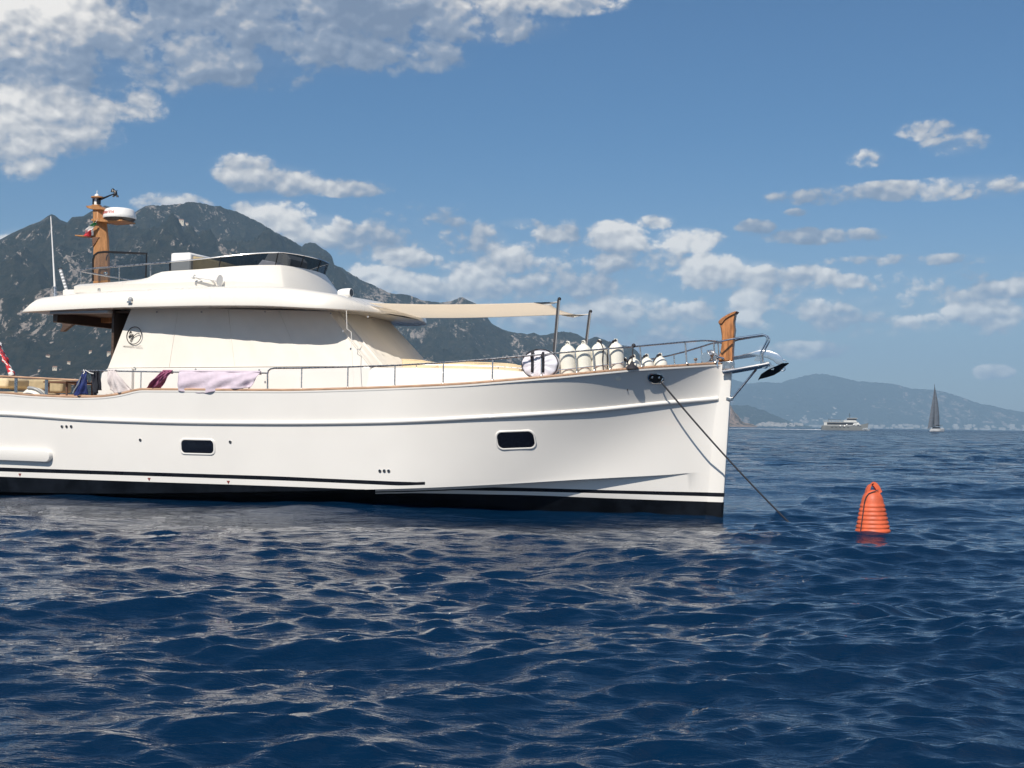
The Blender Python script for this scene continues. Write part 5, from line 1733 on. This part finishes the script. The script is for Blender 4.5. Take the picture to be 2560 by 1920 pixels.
fo, frm = far_frame(2111, 1075, 820, math.radians(-12))
t = thing('ferry', 'grey white passenger ferry with dark windows under way below the far mountains', 'ferry', fo, frame='world')
def fb(b, c, s): b.box(fo + frm @ Vector(c), s, frm); return b
def fpt(x, y, z): return fo + frm @ Vector((x, y, z))
st_ = [(-13.6, .9, 2.9), (-13, 2.6, 2.9), (-6, 3.0, 2.9), (4, 3.0, 3.0), (9, 2.4, 3.5), (12, 1.3, 4.1), (14.3, .1, 4.7)]
rings = []
for x, w, z in st_:
    rings.append([fpt(x, -w, z), fpt(x - .4, -w*.88, 1.2), fpt(x - (1.2 if x > 11 else .3), -w*.7, -.5), fpt(x - (1.2 if x > 11 else .3), w*.7, -.5), fpt(x - .4, w*.88, 1.2), fpt(x, w, z)])
b = MB(); b.loft(rings); b.build('hull', 'ferry_hull', t, smooth=30)
b = MB()
for w0, w1, x0, x1, z0, z1 in ((2.75, 2.75, -12.5, 9.5, 2.9, 4.9),):
    b.prism([], 0, 0) if False else None
cab = [(-12.5, 2.9), (9.8, 3.1), (8.2, 5.0), (-12.5, 5.0)]
b.loft([[fpt(u, v, z) for u, z in cab] for v in (-2.7, 2.7)]); b.build('main_cabin', 'ferry_white', t)
b = MB(); b.loft([[fpt(u, v, z) for u, z in ((-10.5, 3.3), (5.8, 3.4), (5.3, 4.7), (-10.5, 4.7))] for v in (-2.74, 2.74)]); b.build('window_band', 'ferry_dark', t)
for k in range(3):
    b = MB(); fb(b, (6.4 + k*.95, 0, 4.1), (.6, 5.30 - k*.05, .8)); b.build('window', 'ferry_dark', t)
for k in range(5):
    b = MB(); fb(b, (-7.5 + k*2.4, 0, 1.85), (.9, 5.72, .38)); b.build('hull_window', 'ferry_dark', t)
b = MB(); fb(b, (-2.6, 0, 5.1), (20.5, 5.8, .22)); b.build('upper_deck', 'ferry_white', t)
b = MB(); b.loft([[fpt(u, v, z) for u, z in ((-.5, 5.2), (7.6, 5.2), (6.6, 6.3), (-.5, 6.3))] for v in (-2.1, 2.1)]); b.build('deckhouse', 'ferry_white', t)
b = MB(); b.loft([[fpt(u, v, z) for u, z in ((1.4, 6.3), (7.0, 6.3), (7.4, 7.4), (1.8, 7.4))] for v in (-1.7, 1.7)]); wheelh = b.build('wheelhouse', 'ferry_dark', t)
b = MB(); fb(b, (4.5, 0, 7.55), (6.4, 4.0, .3)); b.build('wheelhouse_roof', 'ferry_white', t)
b = MB(); b.tube([fpt(3.2, 0, 7.6), fpt(3.0, 0, 10.6)], .12, 6); b.tube([fpt(2.2, 0, 9.4), fpt(4.0, 0, 9.4)], .08, 5); b.build('mast', 'ferry_dark', t)
b = MB(); b.tube([fpt(-9.4, 0, 5.2), fpt(-9.4, 0, 7.2)], .15, 6); b.build('aft_mast', 'ferry_dark', t)
b = MB(); b.tube([fpt(x, -2.7, 6.2) for x in (-13.2, -6, -.6)], .06, 5); b.tube([fpt(x, -2.7, 5.7) for x in (-13.2, -6, -.6)], .06, 5)
for x in (-13, -11, -9, -7, -5, -3, -1): b.tube([fpt(x, -2.7, 5.2), fpt(x, -2.7, 6.2)], .06, 5)
b.build('deck_rail', 'ferry_white', t)
b = MB(); fb(b, (-5.6, 0, 6.5), (7.0, 4.6, .15)); b.build('sun_canopy', 'ferry_dark', t)
for x in (-8.8, -2.4):
    for y in (-2.1, 2.1):
        b = MB(); b.tube([fpt(x, y, 5.2), fpt(x, y, 6.5)], .07, 5); b.build('canopy_post', 'ferry_white', t)
for x, z in ((-2.6, 2.75), (.0, 2.65), (1.3, 3.3), (5.4, 3.5), (8.0, 3.9)):
    b = MB(); p = fpt(x, -3.05, z); b.ball(p, .48, 10, (1, .8, 1.1)); b.build('fender', 'white_plastic', t)

so, frm = far_frame(2342, 1078.3, 860, math.radians(12))
t = thing('sailing_boat', 'distant sailing boat with tall grey sails right of the ferry', 'sailing boat', so, frame='world')
fpt = lambda x, y, z: so + frm @ Vector((x, y, z))
rings = []
for x, w, z in ((-4.6, .8, 1.7), (-3.5, 2.0, 1.7), (0, 2.4, 1.8), (3.0, 1.7, 2.0), (5.2, .1, 2.2)):
    rings.append([fpt(x, -w, z), fpt(x, -w*.8, .2), fpt(x, -w*.3, -.5), fpt(x, w*.3, -.5), fpt(x, w*.8, .2), fpt(x, w, z)])
b = MB(); b.loft(rings); b.build('hull', 'yacht_far_white', t, smooth=40)
b = MB(); b.loft([[fpt(u, v, z) for u, z in ((-2.4, 1.7), (2.0, 1.9), (1.0, 2.9), (-2.2, 3.0))] for v in (-1.4, 1.4)]); b.build('cabin', 'ferry_dark', t)
b = MB(); b.box(fpt(1.2, 0, 4.1), (4.2, 3.0, .18), frm); b.build('bimini', 'ferry_dark', t)
for x in (-.6, 3.0):
    for y in (-1.3, 1.3):
        b = MB(); b.tube([fpt(x, y, 2), fpt(x, y, 4.1)], .06, 5); b.build('bimini_post', 'yacht_far_white', t)
b = MB(); b.tube([fpt(-2.0, 0, 1.8), fpt(-1.7, 0, 30.0)], [.22, .14], 8); b.build('mast', 'ferry_dark', t)
def sail(name, tack, clew, head, m, belly):
    b = MB(); T, Cw, Hd = map(Vector, (tack, clew, head))
    def fn(a, c):
        lo = T.lerp(Cw, a); p = lo.lerp(Hd, c)
        p.y += belly*math.sin(math.pi*a)*(1-c)**.7; p.x += .9*math.sin(math.pi*c)*a*(1 if Cw.x > T.x else -.6)
        return fpt(*p)
    b.grid(fn, 10, 20); b.build(name, m, t, smooth=60)
sail('mainsail', (-1.9, 0, 3.4), (2.2, .4, 3.6), (-1.72, 0, 29.6), 'sail_grey', -.8)
sail('jib', (-6.4, 0, 2.0), (-2.2, .5, 3.0), (-1.85, 0, 27.5), 'sail_grey', -.9)
b = MB(); b.tube([fpt(-1.9, 0, 3.3), fpt(2.6, .4, 3.5)], .13, 6); b.build('boom', 'ferry_dark', t)
b = MB(); b.tube([fpt(-4.6, 0, 1.8), fpt(-6.7, 0, 2.0)], .12, 6); b.build('bowsprit', 'ferry_dark', t)

# foam: ferry wake and bow spray
b = MB(); g = random.Random(4)
n = 60
def wk(i, f):
    x = -14 - i*1.15
    w = .8 + i*.012
    return fo + Matrix.Rotation(math.radians(-12), 3, 'Z') @ Vector((x, (f - .5)*2*w, (.28 + .2*g.random())*(1 - abs(f-.5)*1.9)*(1 - i/n*.7) + .02))
vs_ = [wk(i, j/6) for i in range(n + 1) for j in range(7)]
b.add(vs_, [(i*7+j, i*7+j+1, (i+1)*7+j+1, (i+1)*7+j) for i in range(n) for j in range(6)])
for i in range(120):
    a = g.random(); x = 10.5 + a*4.8
    p = fo + Matrix.Rotation(math.radians(-12), 3, 'Z') @ Vector((x, -1.6 + g.uniform(-.8, .8), g.random()*1.8*(1 - abs(a - .5))))
    b.ball(p, g.uniform(.08, .30), 6)
tag(b.build('foam', 'foam_white', frame='world', smooth=60), kind='stuff')

# a scatter of houses on the mountain side and the hazy town along the far shore
mt = bpy.data.objects['mountain']
from mathutils.bvhtree import BVHTree
dg = bpy.context.evaluated_depsgraph_get()
BV = {nm: BVHTree.FromObject(bpy.data.objects[nm], dg) for nm in ('mountain', 'far_mountains', 'hills', 'headland')}
def house(label, px, py, w, h, d, yaw=0.2, roof=True):
    loc, nor, idx, dist = BV['mountain'].ray_cast(EYE, ray(px, py).normalized())
    if loc is None: return
    k = (loc - EYE).length / FPX; w, h, d = w*k, h*k, d*k
    t = thing('house', label, 'house', loc, frame='world', group='houses on the mountain side')
    R_ = Matrix.Rotation(yaw, 3, 'Z')
    b = MB(); b.box(loc + Vector((0, 0, h/2 - 3)), (w, d, h + 6), R_); b.build('wall', 'house_wall', t)
    if roof:
        b = MB(); z = h; hw, hd = w/2 + .6, d/2 + .6
        b.add([loc + R_ @ Vector(p) for p in ((-hw, -hd, z), (hw, -hd, z), (hw, hd, z), (-hw, hd, z), (-hw*.7, 0, z + d*.28), (hw*.7, 0, z + d*.28))], [(0, 1, 5, 4), (1, 2, 5), (2, 3, 4, 5), (3, 0, 4)]); b.build('roof', 'house_roof', t)
    n = max(2, int(w/5))
    for k in range(n):
        b = MB(); b.box(loc + R_ @ Vector((-w/2 + (k + .5)*w/n, -d/2, h*.55)), (w*.10, .4, h*.25), R_); b.build('window', 'window_dark', t)
house('beige hillside building high under the rounded summit', 453, 559, 12, 8, 10)
house('small pale annexe to the right of the summit building', 466, 562, 9, 3.5, 6)
house('pale square house low on the mountain just above the cockpit seats', 137, 925, 10, 7, 8)
house('small house beside the cabin edge low on the mountain', 172, 910, 7, 5, 6)
house('little white house low on the mountain near the canvas cover', 226, 882, 6, 4, 6)
house('pinkish house half hidden behind the cabin cover', 272, 888, 8, 7, 7)
house('long pale terrace house low on the left slope', 120, 892, 9, 3, 6)
house('small roadside house above the ball fender', 98, 928, 5, 3, 5)

def town(label_rng, n, seed, bv, xr, yr, s0, s1):
    g = random.Random(seed); b = MB()
    for i in range(n):
        x = g.uniform(*xr); y = yr[0] + (yr[1]-yr[0])*g.random()**.6
        loc, nor, idx, dist = BV[bv].ray_cast(EYE, ray(x, y).normalized())
        if loc is None: continue
        w, h = g.uniform(s0, s1)*g.choice((1, 1, 1.6)), g.uniform(s0*.35, s1*.55)
        b.box(loc + Vector((0, 0, h/2 - 2)), (w, g.uniform(s0, s1), h + 4), Matrix.Rotation(g.uniform(-.5, .5), 3, 'Z'))
    return b
b = town('', 240, 2, 'far_mountains', (1960, 2620), (1063, 1077), 10, 34)
b2 = town('', 24, 5, 'far_mountains', (1890, 2120), (1016, 1058), 9, 22); o_ = len(b.v); b.v += b2.v; b.f += [tuple(o_ + i for i in f) for f in b2.f]; b.mi += b2.mi
b2 = town('', 60, 7, 'hills', (1890, 2010), (1056, 1066), 8, 22); o_ = len(b.v); b.v += b2.v; b.f += [tuple(o_ + i for i in f) for f in b2.f]; b.mi += b2.mi
tag(b.build('far_town', 'town_pale', frame='world', smooth=10), kind='stuff')

# ------------------------------------------------------------------ haze: the air of the bay
def build_haze():
    m = bpy.data.materials.new('haze_air'); m.use_nodes = True
    t = m.node_tree; t.nodes.clear(); k = NB(t)
    pv = k.n('ShaderNodeVolumePrincipled')
    pv.inputs['Color'].default_value = (.47, .73, 1.0, 1)
    pv.inputs['Density'].default_value = 1.1e-4
    pv.inputs['Anisotropy'].default_value = 0.0
    pv.inputs['Density Attribute'].default_value = ''
    pv.inputs['Temperature Attribute'].default_value = ''
    o = k.n('ShaderNodeOutputMaterial'); t.links.new(pv.outputs[0], o.inputs['Volume'])
    m.cycles.homogeneous_volume = True
    MATS['haze_air'] = m
    b = MB(); b.box((0, 0, 440), (30400, 30400, 920))
    return tag(b.build('haze', 'haze_air', frame='world'), kind='stuff')


build_haze()
